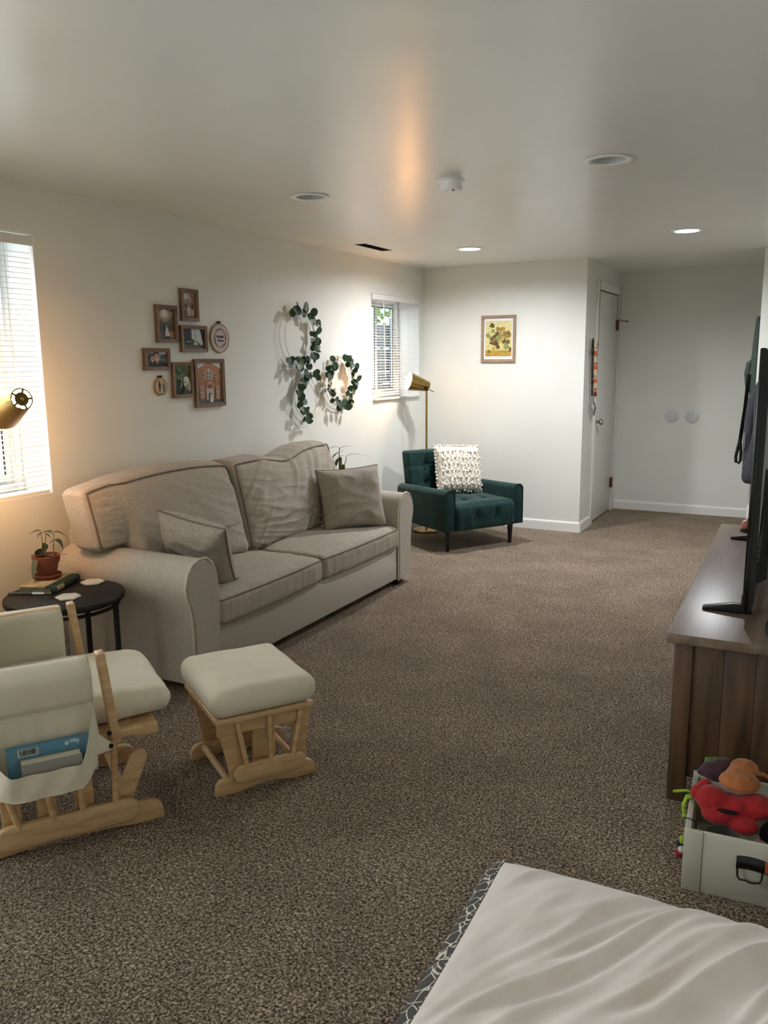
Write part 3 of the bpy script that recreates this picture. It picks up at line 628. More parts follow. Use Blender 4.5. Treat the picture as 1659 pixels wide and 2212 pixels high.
MB().tube([(0, -.014, .28), (-.008, -.018, .33), (-.006, -.01, .37)], .0035, 6).build('shoot', stalk, bt, smooth=True); MB().tube([(.014, .016, .235), (.02, .035, .28), (.02, .04, .30)], .003, 6).build('shoot', stalk, bt, smooth=True)
bl = M('bamboo_leaf', '#55702a', '#3d5320', scale=20, rough=.5, transl=.2); bdry = M('dry_leaf', '#5a4a33', rough=.8)
for bpos, d, L, Wd, cu, mm in [((-.006, -.01, .37), (-.6, -.75, .75), .085, .012, 1.1, bdry), ((-.006, -.01, .36), (.5, .6, 1.2), .075, .011, 1.2, bdry), ((-.008, -.018, .34), (-.5, -.6, -.5), .085, .024, .2, bl), ((-.006, -.02, .3), (-.2, -.5, -.9), .075, .026, .1, bl), ((.02, .04, .30), (.45, .6, 1.0), .11, .012, 1.6, bdry), ((.02, .04, .3), (-.5, -.6, 1.0), .06, .008, 1.5, bdry), ((0, -.01, .34), (.6, .7, .1), .03, .008, -.4, tip), ((.014, .03, .14), (.5, .8, .8), .05, .008, .3, bdry)]:
    leaf(MB(), bpos, d, (0, 0, 1), L, Wd * 1.5, cu).build('leaf', mm, bt, smooth='all')

# ------------------------------------------------------------------ floor lamps
def floor_lamp(label, base, N, axis, jside, watts):
    ax = Vector(axis).normalized(); N = Vector(N); t = thing('floor_lamp', label, 'lamp', (base[0], base[1], 0)); Z = Vector((0, 0, 1))
    xx = (Z - ax * Z.dot(ax)).normalized(); m = frame_mat(N, xx, ax.cross(xx)); assert m.to_3x3().col[2].dot(ax) > .99
    r0, r1, L = 0.043, 0.079, 0.19
    MB().lathe([(r0, 0), (r1, L), (r1 - 0.0015, L), (r0 - .0015, 0.0)], 48, m, closed=True).build('shade', brass, t, world=True, smooth=True)
    MB().lathe([(r0 - .002, .004), (r1 - .0025, L - .001)], 48, m).build('shade_liner', M('white_liner', '#e9e4d8', rough=.6), t, world=True, smooth=True)
    b = MB()                     # slotted back plate: hub, rim, five spokes
    b.lathe([(0.0001, 0.000), (0.027, 0.000), (0.027, 0.002), (0.0001, 0.002)], 40, m); b.lathe([(0.0385, 0.0), (r0, 0), (r0, .002), (.0385, .002)], 40, m, closed=True)
    for k in range(5):
        a = k * 2 * pi / 5 + .3; p0 = m @ Vector((.026 * math.cos(a), .026 * math.sin(a), .001)); p1 = m @ Vector((.0395 * math.cos(a), .0395 * math.sin(a), .001)); b.bar(p0, p1, .008, .003, m.to_3x3() @ Vector((-math.sin(a), math.cos(a), 0)))
    b.build('back_plate', M('aged_brass', '#6e5c38', rough=.4, metal=.9), t, world=True)
    MB().lathe([(0.0001, -0.009), (0.005, -.008), (.008, -.004), (.006, 0)], 16, m).build('finial', brass, t, world=True, smooth=True)
    bulb = MB().ball((0, 0, 0.115), 0.030, 16, (1, 1, 1.15), m).lathe([(.013, .01), (.014, .07), (.02, .095)], 16, m).build('bulb', M_emit('warm_bulb', '#ffd9a0', 40.0), t, world=True, smooth=True)
    J = Vector(jside); MB().cyl(N + ax * .03 + J * .6, J + N + ax * .03, .006).cyl(J + N + ax * .03 - Z * .02, J + N + ax * .03 + Z * .012, .012).build('joint', M('dark_joint', '#2a2520', rough=.4, metal=.8), t, world=True, smooth=True)
    MB().cyl(J + N + ax * .03, J + N - ax * .035 + Z * (-.012), .0045).ball(J + N - ax * .035 + Z * (-.012), .006).build('lever', steel, t, world=True, smooth=True)
    P = J + N + ax * .03
    MB().cyl((P.x, P.y, 0.02), (P.x, P.y, P.z - .01), .0095).build('pole', brass, t, world=True, smooth=True)
    MB().lathe([(0.0001, .0), (0.115, .0), (.118, .005), (.118, .016), (.114, .02), (.0001, .022)], 48, Matrix.Translation((P.x, P.y, 0))).build('base', brass, t, world=True, smooth=True)
    l = bpy.data.lights.new('lamp_light', 'POINT'); l.energy = watts; l.color = lin('#ffb36e'); l.shadow_soft_size = 0.032
    o = bpy.data.objects.new('lamp_light', l); C.objects.link(o); o.location = (m @ Vector((0, 0, .155))) - Vector(t.location); o.parent = t
floor_lamp('brass floor lamp with lit cone shade behind the green armchair', (0.285, 6.60), (0.262, 6.60, 1.262), (-.66, -.70, .26), (0.035, -.045, -.02), LAMP_W)
floor_lamp('brass floor lamp with slotted shade back in front of the bright window', (0.44, 2.08), (0.549, 2.21, 1.356), (-.937, .25, -.25), (-.105, -.130, -.012), LAMP_W)

# ------------------------------------------------------------------ green tufted armchair
def armchair():
    t = thing('armchair', 'dark green velvet tufted armchair with black tapered legs in the corner', 'armchair', (0.694, 6.282, 0), math.atan2(-.85, -.53))
    bt = [(-0.14, .18), (.14, .18), (-.14, -.1), (.14, -.1)]
    def tuft(p, pts, w=.05, depth=.03):
        d = 0
        for q in pts: d -= depth * math.exp(-((p - Vector(q)).length / w) ** 2)
        return d
    top_pts = [(-.095, .20, .40), (.095, .20, .40), (-.095, -.02, .40), (.095, -.02, .40), (-.095, .37, .27), (.095, .37, .27)]
    def dsp(co):
        d = tuft(co, top_pts, .045, .026)
        if co.z > .2:
            d -= .011 * max(math.exp(-((co.x - .095) / .012) ** 2), math.exp(-((co.x + .095) / .012) ** 2))
            d -= .009 * math.exp(-((co.y - .20) / .012) ** 2) * (co.z > .33)
            d -= .009 * math.exp(-((co.y + .02) / .012) ** 2) * (co.z > .33)
        if co.y > .3: d += .003 * wrinkle(co, (26, 3, 4), 2) * (co.z > .17)
        return d
    def warp(p, q):
        a, bb, c = q
        return Vector((p.x, .06 + p.y + .02 * (1 - c * c) * (bb > 0) * bb, .272 + p.z * (1.0 if c > 0 else 1.0) + (.02 * (1 - a * a) * (1 - bb ** 4) if c > 0 else 0)))
    softbox(MB(), .575, .60, .215, .035, 60, 50, 20, warp).build('seat', velvet, t, smooth='all', disp=dsp)
    def bwarp(p, q):
        a, bb, c = q; z = .24 + (p.z + .25); return Vector((p.x, -.285 - .16 * (z - .3) + p.y, z))
    bp = [(x, -.285 - .16 * (z - .3) + .06, z) for x in (-.145, .145) for z in (.47, .62)]
    def bd(co):
        if co.y < -.29 - .16 * (co.z - .3): return 0
        d = tuft(co, bp, .05, .03)
        d -= .011 * max(math.exp(-((co.x - .145) / .01) ** 2), math.exp(-((co.x + .145) / .01) ** 2)) + .008 * max(math.exp(-((co.z - .47) / .01) ** 2), math.exp(-((co.z - .62) / .01) ** 2))
        return d
    softbox(MB(), .62, .12, .50, .022, 50, 8, 44, bwarp).build('backrest', velvet, t, smooth='all', disp=bd)
    for s in (-1, 1):
        pr = []
        for k in range(9): a = pi * k / 8; pr.append((.0475 * math.cos(a), .455 + .04 * math.sin(a)))
        pr = [(.0475, .17)] + pr + [(-.0475, .17)]
        b = MB(); n = len(pr); vs = []; ys = [-.36, -.1, .15, .345]
        for i, y in enumerate(ys):
            for x, z in pr: vs.append((s * .337 + x, y, z + (0.0 if z < .3 else (.345 - y) * -.03)))
        fs = [(i * n + k, i * n + (k + 1) % n, (i + 1) * n + (k + 1) % n, (i + 1) * n + k) for i in range(len(ys) - 1) for k in range(n)] + [list(range(n))[::-1], list(range((len(ys) - 1) * n, len(ys) * n))]
        b.add(vs, fs).build('arm', velvet, t, smooth=True, bevel=.006)
        MB().tube([(s * .337 + x, .345, z) for x, z in pr], .0045, 6).build('arm_piping', M('dark_velvet_piping', '#081d1c', rough=.8), t, smooth=True)
    MB().box((-.29, -.34, .155), (.29, .26, .185)).build('underframe', M('black_dust_cover', '#0a0b0b', rough=.9), t, bevel=.004)
    for x, y in ((-.311, .28), (.311, .28), (-.311, -.31), (.311, -.31)):
        MB().lathe([(.0001, 0), (.013, 0), (.024, .165), (.0001, .165)], 16, Matrix.Translation((x, y, 0))).build('leg', blackwood, t, smooth=True)
    for q in top_pts + [(p[0], p[1] + .004, p[2]) for p in bp]:
        c = Vector(q); n = Vector((0, 0, 1)) if q in top_pts[:4] else Vector((0, 1, 0)); MB().ball(c - n * .012, .009, 10).build('button', velvet, t, smooth=True)
    MB().tube([(-.36, .0, .165), (-.34, .1, .13), (-.3, .2, .125), (-.25, .26, .15)], .003, 6).build('loose_webbing', blackwood, t, smooth=True)
    return t
armchair_root = armchair()
def knit_pillow():
    o = Vector((0.620, 6.422, 0.582)); t = thing('knit_pillow', 'chunky white knit pillow with bobbles on the green armchair', 'pillow', tuple(o)); f = Vector((.85, -.53, 0)).normalized(); sx = Vector((.53, .85, 0)).normalized()
    m = frame_mat(o, sx * .97 + f * .1 - Vector((0, 0, .07)), Vector((0, 0, 1)) - f * .3 + sx * .07); W, Hh, T, n = .42, .40, .15, 110; b = MB()
    for sg in (-1, 1):
        vs = []; fs = []
        for i in range(n + 1):
            for j in range(n + 1):
                s = -1 + 2 * i / n; q = -1 + 2 * j / n; x = W / 2 * s * (1 - .05 * (1 - q * q) * s * s); y = Hh / 2 * q * (1 - .05 * (1 - s * s) * q * q); k = max(0, (1 - s ** 4) * (1 - q ** 4)); z = T / 2 * k ** .5
                u = s * 4 + (0.5 if int((q + 1) * 3.0) % 2 else 0); fr = abs((u % 1) - .5) * 2; v = ((q + 1) * 3.0 + fr * .9) % 1
                z += (.017 * math.sin(pi * v) ** .6 + .002 * math.sin(u * 20 + v * 6)) * min(1, k * 3); vs.append((x, y, z * sg))
        for i in range(n):
            for j in range(n):
                f4 = (i * (n + 1) + j, (i + 1) * (n + 1) + j, (i + 1) * (n + 1) + j + 1, i * (n + 1) + j + 1); fs.append(f4 if sg > 0 else f4[::-1])
        b.add(vs, fs, m)
    AP = ('seat', 'backrest', 'arm'); press(b, armchair_root, AP)
    b.build('cover', knit, t, world=True, smooth='all')
    random.seed(9); b = MB()
    for r in range(8):
        for c in range(11):
            s = -.95 + 1.9 * (c + (.5 if r % 2 else 0)) / 11 + random.uniform(-.03, .03); q = -.97 + 1.94 * r / 7 + random.uniform(-.03, .03)
            k = max(0, (1 - s ** 4) * (1 - q ** 4)); z = T / 2 * k ** .5; b.ball(m @ Vector((W / 2 * s, Hh / 2 * q, z + .022)), random.uniform(.007, .0105), 6)
    for k in range(56):
        s, q = rect_path(14)[k]; b.ball(m @ Vector((W / 2 * s * 1.01, Hh / 2 * q * 1.01, random.uniform(-.006, .01))), random.uniform(.008, .012), 6)
    press(b, armchair_root, AP, .003); tag(b.build('bobbles', knit, t, world=True, smooth='all', merge=False), kind='stuff')
knit_pillow()

# ------------------------------------------------------------------ glider and ottoman
RZ = math.atan2(-.56, .83)
def stadium(y0, y1, z0, z1, n=6, arch=0.0):
    r = (z1 - z0) / 2; out = []
    for k in range(n + 1): a = -pi / 2 + pi * k / n; out.append((y1 - r + r * math.cos(a), z0 + r + r * math.sin(a)))
    for k in range(n + 1): a = pi / 2 + pi * k / n; out.append((y0 + r + r * math.cos(a), z0 + r + r * math.sin(a)))
    return out
def runner(y0, y1, h, arch):
    out = [(y0, 0.0), (y0 + .09, 0.0)]
    for k in range(1, 8): f = k / 8; out.append((y0 + .09 + (y1 - y0 - .18) * f, arch * math.sin(pi * f)))
    out += [(y1 - .09, 0), (y1, 0)]
    for k in range(5): a = pi / 2 * k / 4; out.append((y1 - h * .6 + h * .6 * math.cos(a), h - h * .6 + h * .6 * math.sin(a)))
    for k in range(5): a = pi / 2 + pi / 2 * k / 4; out.append((y0 + h * .6 + h * .6 * math.cos(a), h - h * .6 + h * .6 * math.sin(a)))
    return out
def ottoman():
    t = thing('glider_ottoman', 'light wood gliding ottoman with cream padded top on the carpet', 'ottoman', (1.497, 2.318, 0), RZ)
    for s in (-1, 1):
        MB().prism(runner(-.185, .19, .062, .014), 0, s * .155 - .011, s * .155 + .011).build('runner', oak, t, bevel=.004)
        MB().prism(stadium(-.125, .145, .045, .112), 0, s * .183 - .010, s * .183 + .010).build('side_rail', oak, t, bevel=.005)
        for y0, y1 in ((-.075, -.11), (.012, .012), (.095, .135)): MB().cyl((s * .186, y0, .098), (s * .186, y1, .295), .0095, n=10).build('dowel', oak, t, smooth=True)
        for y0, y1 in ((-.10, -.145), (.115, .15)):
            MB().bar((s * .163, y0, .05), (s * .163, y1, .285), .058, .016, (0, 1, 0)).build('end_slat', oak, t, bevel=.003)
        MB().bar((s * .135, .005, .05), (s * .135, .005, .27), .085, .014, (0, 1, 0)).build('centre_slat', oak, t, bevel=.003)
        MB().box((s * .172 - .010, -.175, .225), (s * .172 + .006, .165, .275)).build('upper_rail', oak, t, bevel=.004)
    MB().box((-.2, -.185, .275), (.2, .175, .298)).build('seat_board', oak, t, bevel=.005)
    for y in (-.135, .135): MB().cyl((-.155, y, .045), (.155, y, .045), .012).build('cross_dowel', oak, t, smooth=True)
    for y in (-.1, .1): MB().cyl((-.15, y, .21), (.15, y, .21), .010).build('upper_dowel', oak, t, smooth=True)
    def warp(p, q):
        a, bb, c = q; return Vector((p.x, p.y - .005, .349 + p.z + (.014 * (1 - a * a) * (1 - bb * bb) if c > 0 else 0)))
    softbox(MB(), .445, .385, .098, .044, 30, 28, 10, warp).build('cushion', cream, t, smooth='all', disp=lambda c: .003 * nz(c, (12, 12, 12), 3) if c.z > .36 else 0)
ottoman()
def glider():
    t = thing('glider_chair', 'light wood glider chair with cream cushions and side pocket', 'chair', (1.087, 1.785, 0), RZ)
    for s in (-1, 1):
        MB().prism(runner(-.32, .30, .072, .016), 0, s * .228 - .012, s * .228 + .012).build('runner', oak, t, bevel=.004)
        MB().prism(stadium(-.21, .215, .038, .115), 0, s * .262 - .012, s * .262 + .012).build('side_rail', oak, t, bevel=.006)
        for y0, y1 in ((-.139, -.20), (-.041, -.075), (.044, .032), (.143, .150)): MB().cyl((s * .266, y0, .10), (s * .270, y1, .335), .0105, n=10).build('dowel', oak, t, smooth=True)
        for y0, y1 in ((-.155, -.165), (-.055, -.06), (.055, .052)): MB().bar((s * .235, y0, .06), (s * .235, y1, .30), .056, .016, (0, 1, 0)).build('wide_slat', oak, t, bevel=.003)
        MB().prism(stadium(-.035, .20, -.028, .028), 0, -.011, .011, Matrix.Translation((s * .224, .165, .07)) @ Matrix.Rotation(math.radians(68), 4, 'X')).build('swing_post', oak, t, bevel=.004)
        MB().box((s * .262 - .016, -.36, .235), (s * .262 + .006, .10, .300)).build('lower_side_rail', oak, t, bevel=.004)
        MB().box((s * .272 - .02, -.40, .335), (s * .272 + .02, .24, .360)).build('seat_side_rail', oak, t, bevel=.004)
        MB().bar((s * .300, .153, .335), (s * .300, .121, .630), .027, .046, (0, 1, 0)).build('arm_post', oak, t, bevel=.004)
        MB().bar((s * .302, -.33, .345), (s * .302, -.36, .62), .040, .020, (0, 1, 0)).build('arm_post', oak, t, bevel=.006)
        MB().prism([(s * .30 + .035 * math.cos(a * pi / 8), .605 + .018 * math.sin(a * pi / 8)) for a in range(16)], 1, -.37, .085).build('armrest', oak, t, smooth=True)
        # padded sleeve: cross-section over the armrest
        pr = []
        for k in range(11): a = pi * k / 10; pr.append((.064 * math.cos(a), .578 + .045 * math.sin(a)))
        lo = (.508, .395) if s > 0 else (.395, .508); pr = [(.060, lo[0]), (.062, lo[0] + .01), (.062, .55)] + pr + [(-.062, .55), (-.062, lo[1] + .01), (-.058, lo[1])]
        n = len(pr); vs = []; ys = [-.36, -.34, -.25, -.15, -.05, .05, .08, .088]
        for i, y in enumerate(ys):
            k = .72 if i in (0, len(ys) - 1) else (.92 if i in (1, len(ys) - 2) else 1)
            for x, z in pr: vs.append((s * (.305) + x * k, y, z if z < .56 else .56 + (z - .56) * (.75 if k < .8 else 1)))
        fs = [(i * n + k, i * n + (k + 1) % n, (i + 1) * n + (k + 1) % n, (i + 1) * n + k) for i in range(len(ys) - 1) for k in range(n)] + [list(range(n))[::-1], list(range((len(ys) - 1) * n, len(ys) * n))]
        MB().add(vs, fs).build('arm_pad', cream, t, smooth='all', disp=lambda c: .002 * nz(c, (8, 14, 14), 5))
    # pocket hung from the near arm pad: open pouch
    def pk(u, v, out):       # u along y (0 back..1 front), v 0 top..1 bottom
        y = -.34 + .40 * u; sag = math.sin(pi * min(1, max(0, u)) ) ** .5
        return y, sag
    vs = []; fs = []; nu, nv = 24, 12
    for i in range(nu + 1):          # back panel, hanging from the pad
        u = i / nu; y = -.26 + .342 * u
        for j in range(nv + 1): v = j / nv; vs.append((.346 + .022 * v + .004 * math.sin(u * 38 + v * 3) * (.3 + v), y, .52 - .225 * v))
    for i in range(nu):
        for j in range(nv): fs.append((i * (nv + 1) + j, (i + 1) * (nv + 1) + j, (i + 1) * (nv + 1) + j + 1, i * (nv + 1) + j + 1))
    MB().add(vs, fs).build('pocket_back', cream, t, smooth='all')
    vs = []; fs = []                 # front panel: mouth sags low in the middle, corners rise to the pad edge
    for i in range(nu + 1):
        u = i / nu; y = -.26 + .345 * u; edge = max(0, 1 - min(u / .30, (1 - u) / .17, 1)); ez = edge ** 1.3
        ztop = .362 + .145 * ez; xo = .468 - .092 * ez
        zb = .284 + .03 * edge
        for j in range(nv + 1):
            v = j / nv; x = xo + (.376 - xo) * sstep(.55, 1.0, v) * .04; vs.append((x + .003 * math.sin(u * 25 + v * 4), y, ztop + (zb - ztop) * v))
    for i in range(nu):
        for j in range(nv): fs.append((i * (nv + 1) + j, (i + 1) * (nv + 1) + j, (i + 1) * (nv + 1) + j + 1, i * (nv + 1) + j + 1))
    MB().add(vs, fs).build('pocket_front', cream, t, smooth='all')
    vs = []; fs = []                 # floor of the pouch
    for i in range(nu + 1):
        u = i / nu; y = -.26 + .345 * u; edge = max(0, 1 - min(u / .30, (1 - u) / .17, 1)); xo = .468 - .092 * edge ** 1.3
        for j in range(5): v = j / 4; vs.append((.374 + (xo - .376) * .96 * v, y, .290 - .006 * v + .03 * edge * v))
    for i in range(nu):
        for j in range(4): fs.append((i * 5 + j, (i + 1) * 5 + j, (i + 1) * 5 + j + 1, i * 5 + j + 1))
    MB().add(vs, fs).build('pocket_floor', cream, t, smooth='all')
    MB().add([(.374, .083, .505), (.385, .070, .42), (.40, .055, .345), (.355, .127, .332), (.352, .135, .35), (.366, .095, .395)], [(0, 1, 5), (1, 2, 5), (2, 3, 4, 5)]).build('snap_tab', cream, t)
    for p in ((.358, .127, .347), (.345, .127, .383)): MB().ball(p, .008, 10, (.6, 1, 1)).build('snap', M('dark_snap', '#2c2825', rough=.3, metal=.8), t, smooth=True)
    MB().box((-.27, .215, .315), (.27, .29, .352)).box((-.26, -.38, .33), (.26, -.34, .36)).build('seat_rail', oak, t, bevel=.005)
    MB().box((-.25, -.34, .345), (.25, .215, .360)).build('seat_board', oak, t)
    for y in (-.2, .2): MB().cyl((-.23, y, .05), (.23, y, .05), .012).build('cross_dowel', oak, t, smooth=True)
    def warp(p, q):
        a, bb, c = q; f = 1 - .12 * max(0, bb) ** 3; return Vector((p.x * f, p.y + .035, .408 + p.z + (.022 * (1 - a * a) * (1 - bb * bb) if c > 0 else 0) - .012 * max(0, bb) ** 2 * (c > 0)))
    softbox(MB(), .49, .64, .088, .04, 30, 34, 10, warp).build('seat_cushion', cream, t, smooth='all', disp=lambda c: .004 * wrinkle(c, (5, 9, 4), 4) + .003 * nz(c, (10, 10, 8), 2))
    def bw(p, q): return Vector((p.x, -.30 - .22 * (p.z + .32) + p.y, .45 + p.z + .32))
    softbox(MB(), .48, .11, .64, .05, 20, 8, 24, bw).build('back_cushion', cream, t, smooth='all')
    for s in (-1, 1): MB().bar((s * .22, -.38, .34), (s * .22, -.54, 1.06), .045, .02, (0, 1, 0)).build('back_post', oak, t, bevel=.005)
    MB().bar((-.24, -.54, 1.05), (.24, -.54, 1.05), .07, .02, (0, 0, 1)).build('crest_rail', oak, t, bevel=.008)
    return t
gl = glider(); GM = mbasis(gl)
def in_glider(name, label, cat, loc, tilt):
    p = GM @ Vector(loc); o = thing(name, label, cat, tuple(p), RZ); return o
bk = in_glider('paperback', 'thick cream paperback book in the glider pocket', 'book', (.421, -.048, .33), 0)
Tm = Matrix.Rotation(math.radians(-6), 4, 'Y')
MB().box((-.018, -.079, -.028), (.030, .079, .05), Tm).build('page_block', M('cream_pages', '#cfc9b4', '#b8b29d', scale=260, stretch=(1, .03, .03), rough=.9), bk); MB().box((.0302, -.081, -.028), (.0315, .081, .053), Tm).box((-.0195, -.081, -.028), (-.0182, .081, .053), Tm).build('cover', M('grey_cover', '#8f8a84', rough=.5), bk)
bk = in_glider('blue_book', 'slim blue book with a barcode standing in the glider pocket', 'book', (.391, -.05, .33), 0)
MB().box((-.005, -.110, -.028), (.004, .110, .083), Tm).build('page_block', M('white_pages', '#d6d3c8', rough=.9), bk); blue = M('blue_cover', '#4f7f99', '#5f8ba3', scale=6, rough=.4)
MB().box((.0042, -.112, -.028), (.0055, .112, .086), Tm).box((-.0065, -.112, -.028), (-.0052, .112, .086), Tm).build('cover', blue, bk)
fm = Tm @ frame_mat((.0058, -.055, .066), (0, 1, 0), (0, 0, 1)); random.seed(3); sh = [('#c9ccc9', FULL)]; u = .06
while u < .94:
    w = random.choice((.012, .02, .035)); sh.append(('#16181a', rc(u, .15, u + w, .95))); u += w + random.choice((.012, .02, .03))
picture('barcode', bk, .055, .022, sh, fm)
picture('cover_print', bk, .05, .02, [('#b9cdd6', ell(.2, .4, .12, .3)), ('#b9cdd6', ell(.55, .6, .2, .25)), ('#a8c2ce', ell(.8, .4, .1, .4))], Tm @ frame_mat((.0058, .065, .072), (0, 1, 0), (0, 0, 1)))

# ------------------------------------------------------------------ wall: photographs, hoops, wreaths
def wall_frame(name, label, y0, y1, z0, z1, shapes, border=.020, depth=.022, grp='wood framed photographs on the sofa wall', mount=0):
    w, h = y1 - y0, z1 - z0; t = thing(name, label, 'picture frame', (0, (y0 + y1) / 2, z0), 0, grp)
    b = MB(); o = [(-w / 2, 0), (w / 2, 0), (w / 2, h), (-w / 2, h)]; i = [(-w / 2 + border, border), (w / 2 - border, border), (w / 2 - border, h - border), (-w / 2 + border, h - border)]
    vs = [(0.001, a, c) for a, c in o] + [(depth, a, c) for a, c in o] + [(depth - .003, a, c) for a, c in i] + [(depth - .013, a, c) for a, c in i] + [(0.001, a, c) for a, c in i]
    fs = []
    for k in range(4):
        j = (k + 1) % 4; fs += [(k, j, 4 + j, 4 + k), (4 + k, 4 + j, 8 + j, 8 + k), (8 + k, 8 + j, 12 + j, 12 + k), (12 + k, 12 + j, 16 + j, 16 + k), (16 + k, 16 + j, j, k)]
    b.add(vs, fs).build('moulding', framewood, t)
    MB().box((.001, -w / 2 + border, border), (depth - .0135, w / 2 - border, h - border)).build('backing', M('dark_backing', '#17130f', rough=.8), t)
    picture('photo', t, w - 2 * border, h - 2 * border, shapes, frame_mat((depth - .0132, 0, h / 2), (0, 1, 0), (0, 0, 1)))
    MB().add([(depth - .008, -w / 2 + border, border), (depth - .008, w / 2 - border, border), (depth - .008, w / 2 - border, h - border), (depth - .008, -w / 2 + border, h - border)], [(0, 1, 2, 3)]).build('glazing', frame_glass, t)
random.seed(11)
dogf = [(('#7b5a44', '#a58a78'), FULL), ('#b9a392', ell(.4, .75, .3, .22)), ('#d5cfca', ell(.3, .85, .18, .12)), ('#a08470', ell(.55, .4, .35, .38)), ('#8a6c57', ell(.7, .65, .15, .3)), ('#2a1d18', ell(.27, .47, .09, .08)), ('#2a1d18', ell(.78, .43, .08, .08)), ('#c9b6a8', ell(.5, .25, .14, .2)), ('#6b5243', rc(.0, .0, 1, .08)), ('#bda897', ell(.8, .2, .1, .15)), ('#6a4e3c', ell(.2, .15, .12, .14)), ('#cab8ab', ell(.62, .72, .08, .12))]
wall_frame('photo_frame', 'narrow wood frame with a close-up tan animal photo, topmost on the wall', 3.766, 3.912, 1.722, 1.903, dogf)
sunp = [(('#2b2119', '#70604f'), FULL), ('#9c8268', ell(.42, .78, .42, .22)), ('#c2ab92', ell(.4, .82, .3, .16)), ('#e6ded2', ell(.4, .86, .18, .12)), ('#6b4a34', [(0, 0), (.35, 0), (.3, .3), (0, .22)]), ('#8a5f3f', [(1, 0), (.6, 0), (.65, .25), (1, .3)]), ('#a0714a', [(.7, .1), (.95, .02), (1, .2), (.75, .25)]), ('#221b17', rc(.3, .0, .72, .1)), ('#1b1715', [(.30, .1), (.42, .1), (.42, .42), (.33, .46)]), ('#cfc8c0', [(.38, .1), (.72, .1), (.56, .38), (.46, .38)]), ('#e0dad2', [(.5, .38), (.53, .45), (.45, .44)]), ('#b3a79c', ell(.85, .85, .06, .05))]
wall_frame('photo_frame', 'wood frame with a sunlit wedding couple photo', 3.557, 3.726, 1.597, 1.803, sunp)
feet = [('#3a423f', FULL), ('#4c5349', rc(0, 0, 1, .22)), ('#5d6254', rc(.1, .0, .9, .12)), ('#16181b', [(.08, .35), (.34, .35), (.36, 1), (.05, 1)]), ('#14110f', ell(.26, .25, .1, .08)), ('#bfc3c4', rc(.2, .33, .34, .37)), ('#c9cdcd', [(.42, 1), (.8, 1), (.95, .2), (.8, .2), (.7, .35), (.42, .5)]), ('#aeb4b6', [(.55, 1), (.62, 1), (.66, .4), (.58, .45)]), ('#a4886f', [(.5, .35), (.62, .4), (.66, .18), (.54, .2)]), ('#e9e6e0', rc(.52, .17, .57, .35)), ('#e9e6e0', rc(.61, .17, .66, .33)), ('#1b1815', rc(.50, .12, .68, .17))]
wall_frame('photo_frame', 'wide wood frame with a photo of a white dress hem and dark trousers', 3.751, 3.979, 1.547, 1.699, feet)
coup = [(('#54565a', '#8d8f8c'), FULL), ('#bcc1c2', rc(.62, .82, 1, 1)), ('#6f6a60', rc(.0, .5, .2, 1)), ('#3f4447', rc(.7, .55, 1, .82)), ('#15110f', ell(.28, .5, .18, .36)), ('#0f0e10', [(.1, 0), (.5, 0), (.5, .3), (.2, .45)]), ('#141416', [(.4, 0), (1, 0), (.95, .22), (.72, .4), (.5, .3)]), ('#b98d78', ell(.30, .5, .095, .22)), ('#1b1512', ell(.50, .87, .15, .13)), ('#c2967e', ell(.51, .6, .13, .30)), ('#2a1f1a', rc(.42, .70, .49, .74)), ('#2a1f1a', rc(.54, .70, .61, .74)), ('#e9e2d8', ell(.53, .46, .06, .035)), ('#e4dbd0', ell(.31, .4, .045, .03)), ('#c09880', [(.48, .3), (.6, .3), (.55, .15)])]
wall_frame('photo_frame', 'wide wood frame with a smiling couple portrait', 3.447, 3.648, 1.447, 1.567, coup)
random.seed(5)
dog = [(('#1f2a16', '#5d6d3c'), FULL)] + [((random.choice(['#2c3d1c', '#3c5226', '#536a31', '#1d2913', '#4a5c2c'])), ell(random.random(), .45 + .55 * random.random(), .1 + .1 * random.random(), .06 + .06 * random.random(), 12)) for _ in range(26)] + [('#63703c', rc(0, .52, .7, .68))] + [('#26331a', [(u, 0), (u + .03, 0), (u + .01 + random.uniform(-.1, .1), .35)]) for u in [random.random() for _ in range(24)]] + [('#b3b4a0', [(.25, .18), (.45, .33), (.42, .5), (.3, .56), (.38, .48), (.4, .36)]), ('#c6bfae', ell(.72, .42, .2, .2)), ('#d5d0c2', ell(.68, .5, .17, .12)), ('#a89f8c', ell(.88, .25, .1, .24)), ('#8b8270', ell(.75, .22, .1, .14)), ('#14110f', ell(.62, .42, .05, .03)), ('#1e1915', ell(.62, .5, .03, .02)), ('#23301a', [(.4, 0), (1, 0), (.9, .12), (.6, .2)])]
wall_frame('photo_frame', 'tall wood frame with a white dog in green grass', 3.664, 3.837, 1.287, 1.489, dog)
br = '#b0714f'
ch = [(('#a0634a', '#b57b58'), FULL), ('#d5d8d8', [(0, .86), (0, 1), (.35, 1)]), ('#d5d8d8', [(1, .86), (1, 1), (.68, 1)]), ('#e8e4dc', [(0, .84), (.4, .99), (.42, 1), (.34, 1), (0, .88)]), ('#e8e4dc', [(1, .84), (.62, .99), (.6, 1), (.67, 1), (1, .88)])]
ch += [('#c58d6a', rc(.30, .92, .66, .935)), ('#8a5039', rc(.33, .89, .64, .9)), ('#d9a988', [(.36, .6), (.62, .6), (.62, .78), (.49, .87), (.36, .78)]), ('#64707c', [(.40, .61), (.58, .61), (.58, .77), (.49, .84), (.40, .77)]), ('#e4ddd2', rc(.48, .61, .50, .84)), ('#e4ddd2', rc(.40, .69, .58, .70)), ('#e4ddd2', ell(.49, .78, .03, .02))]
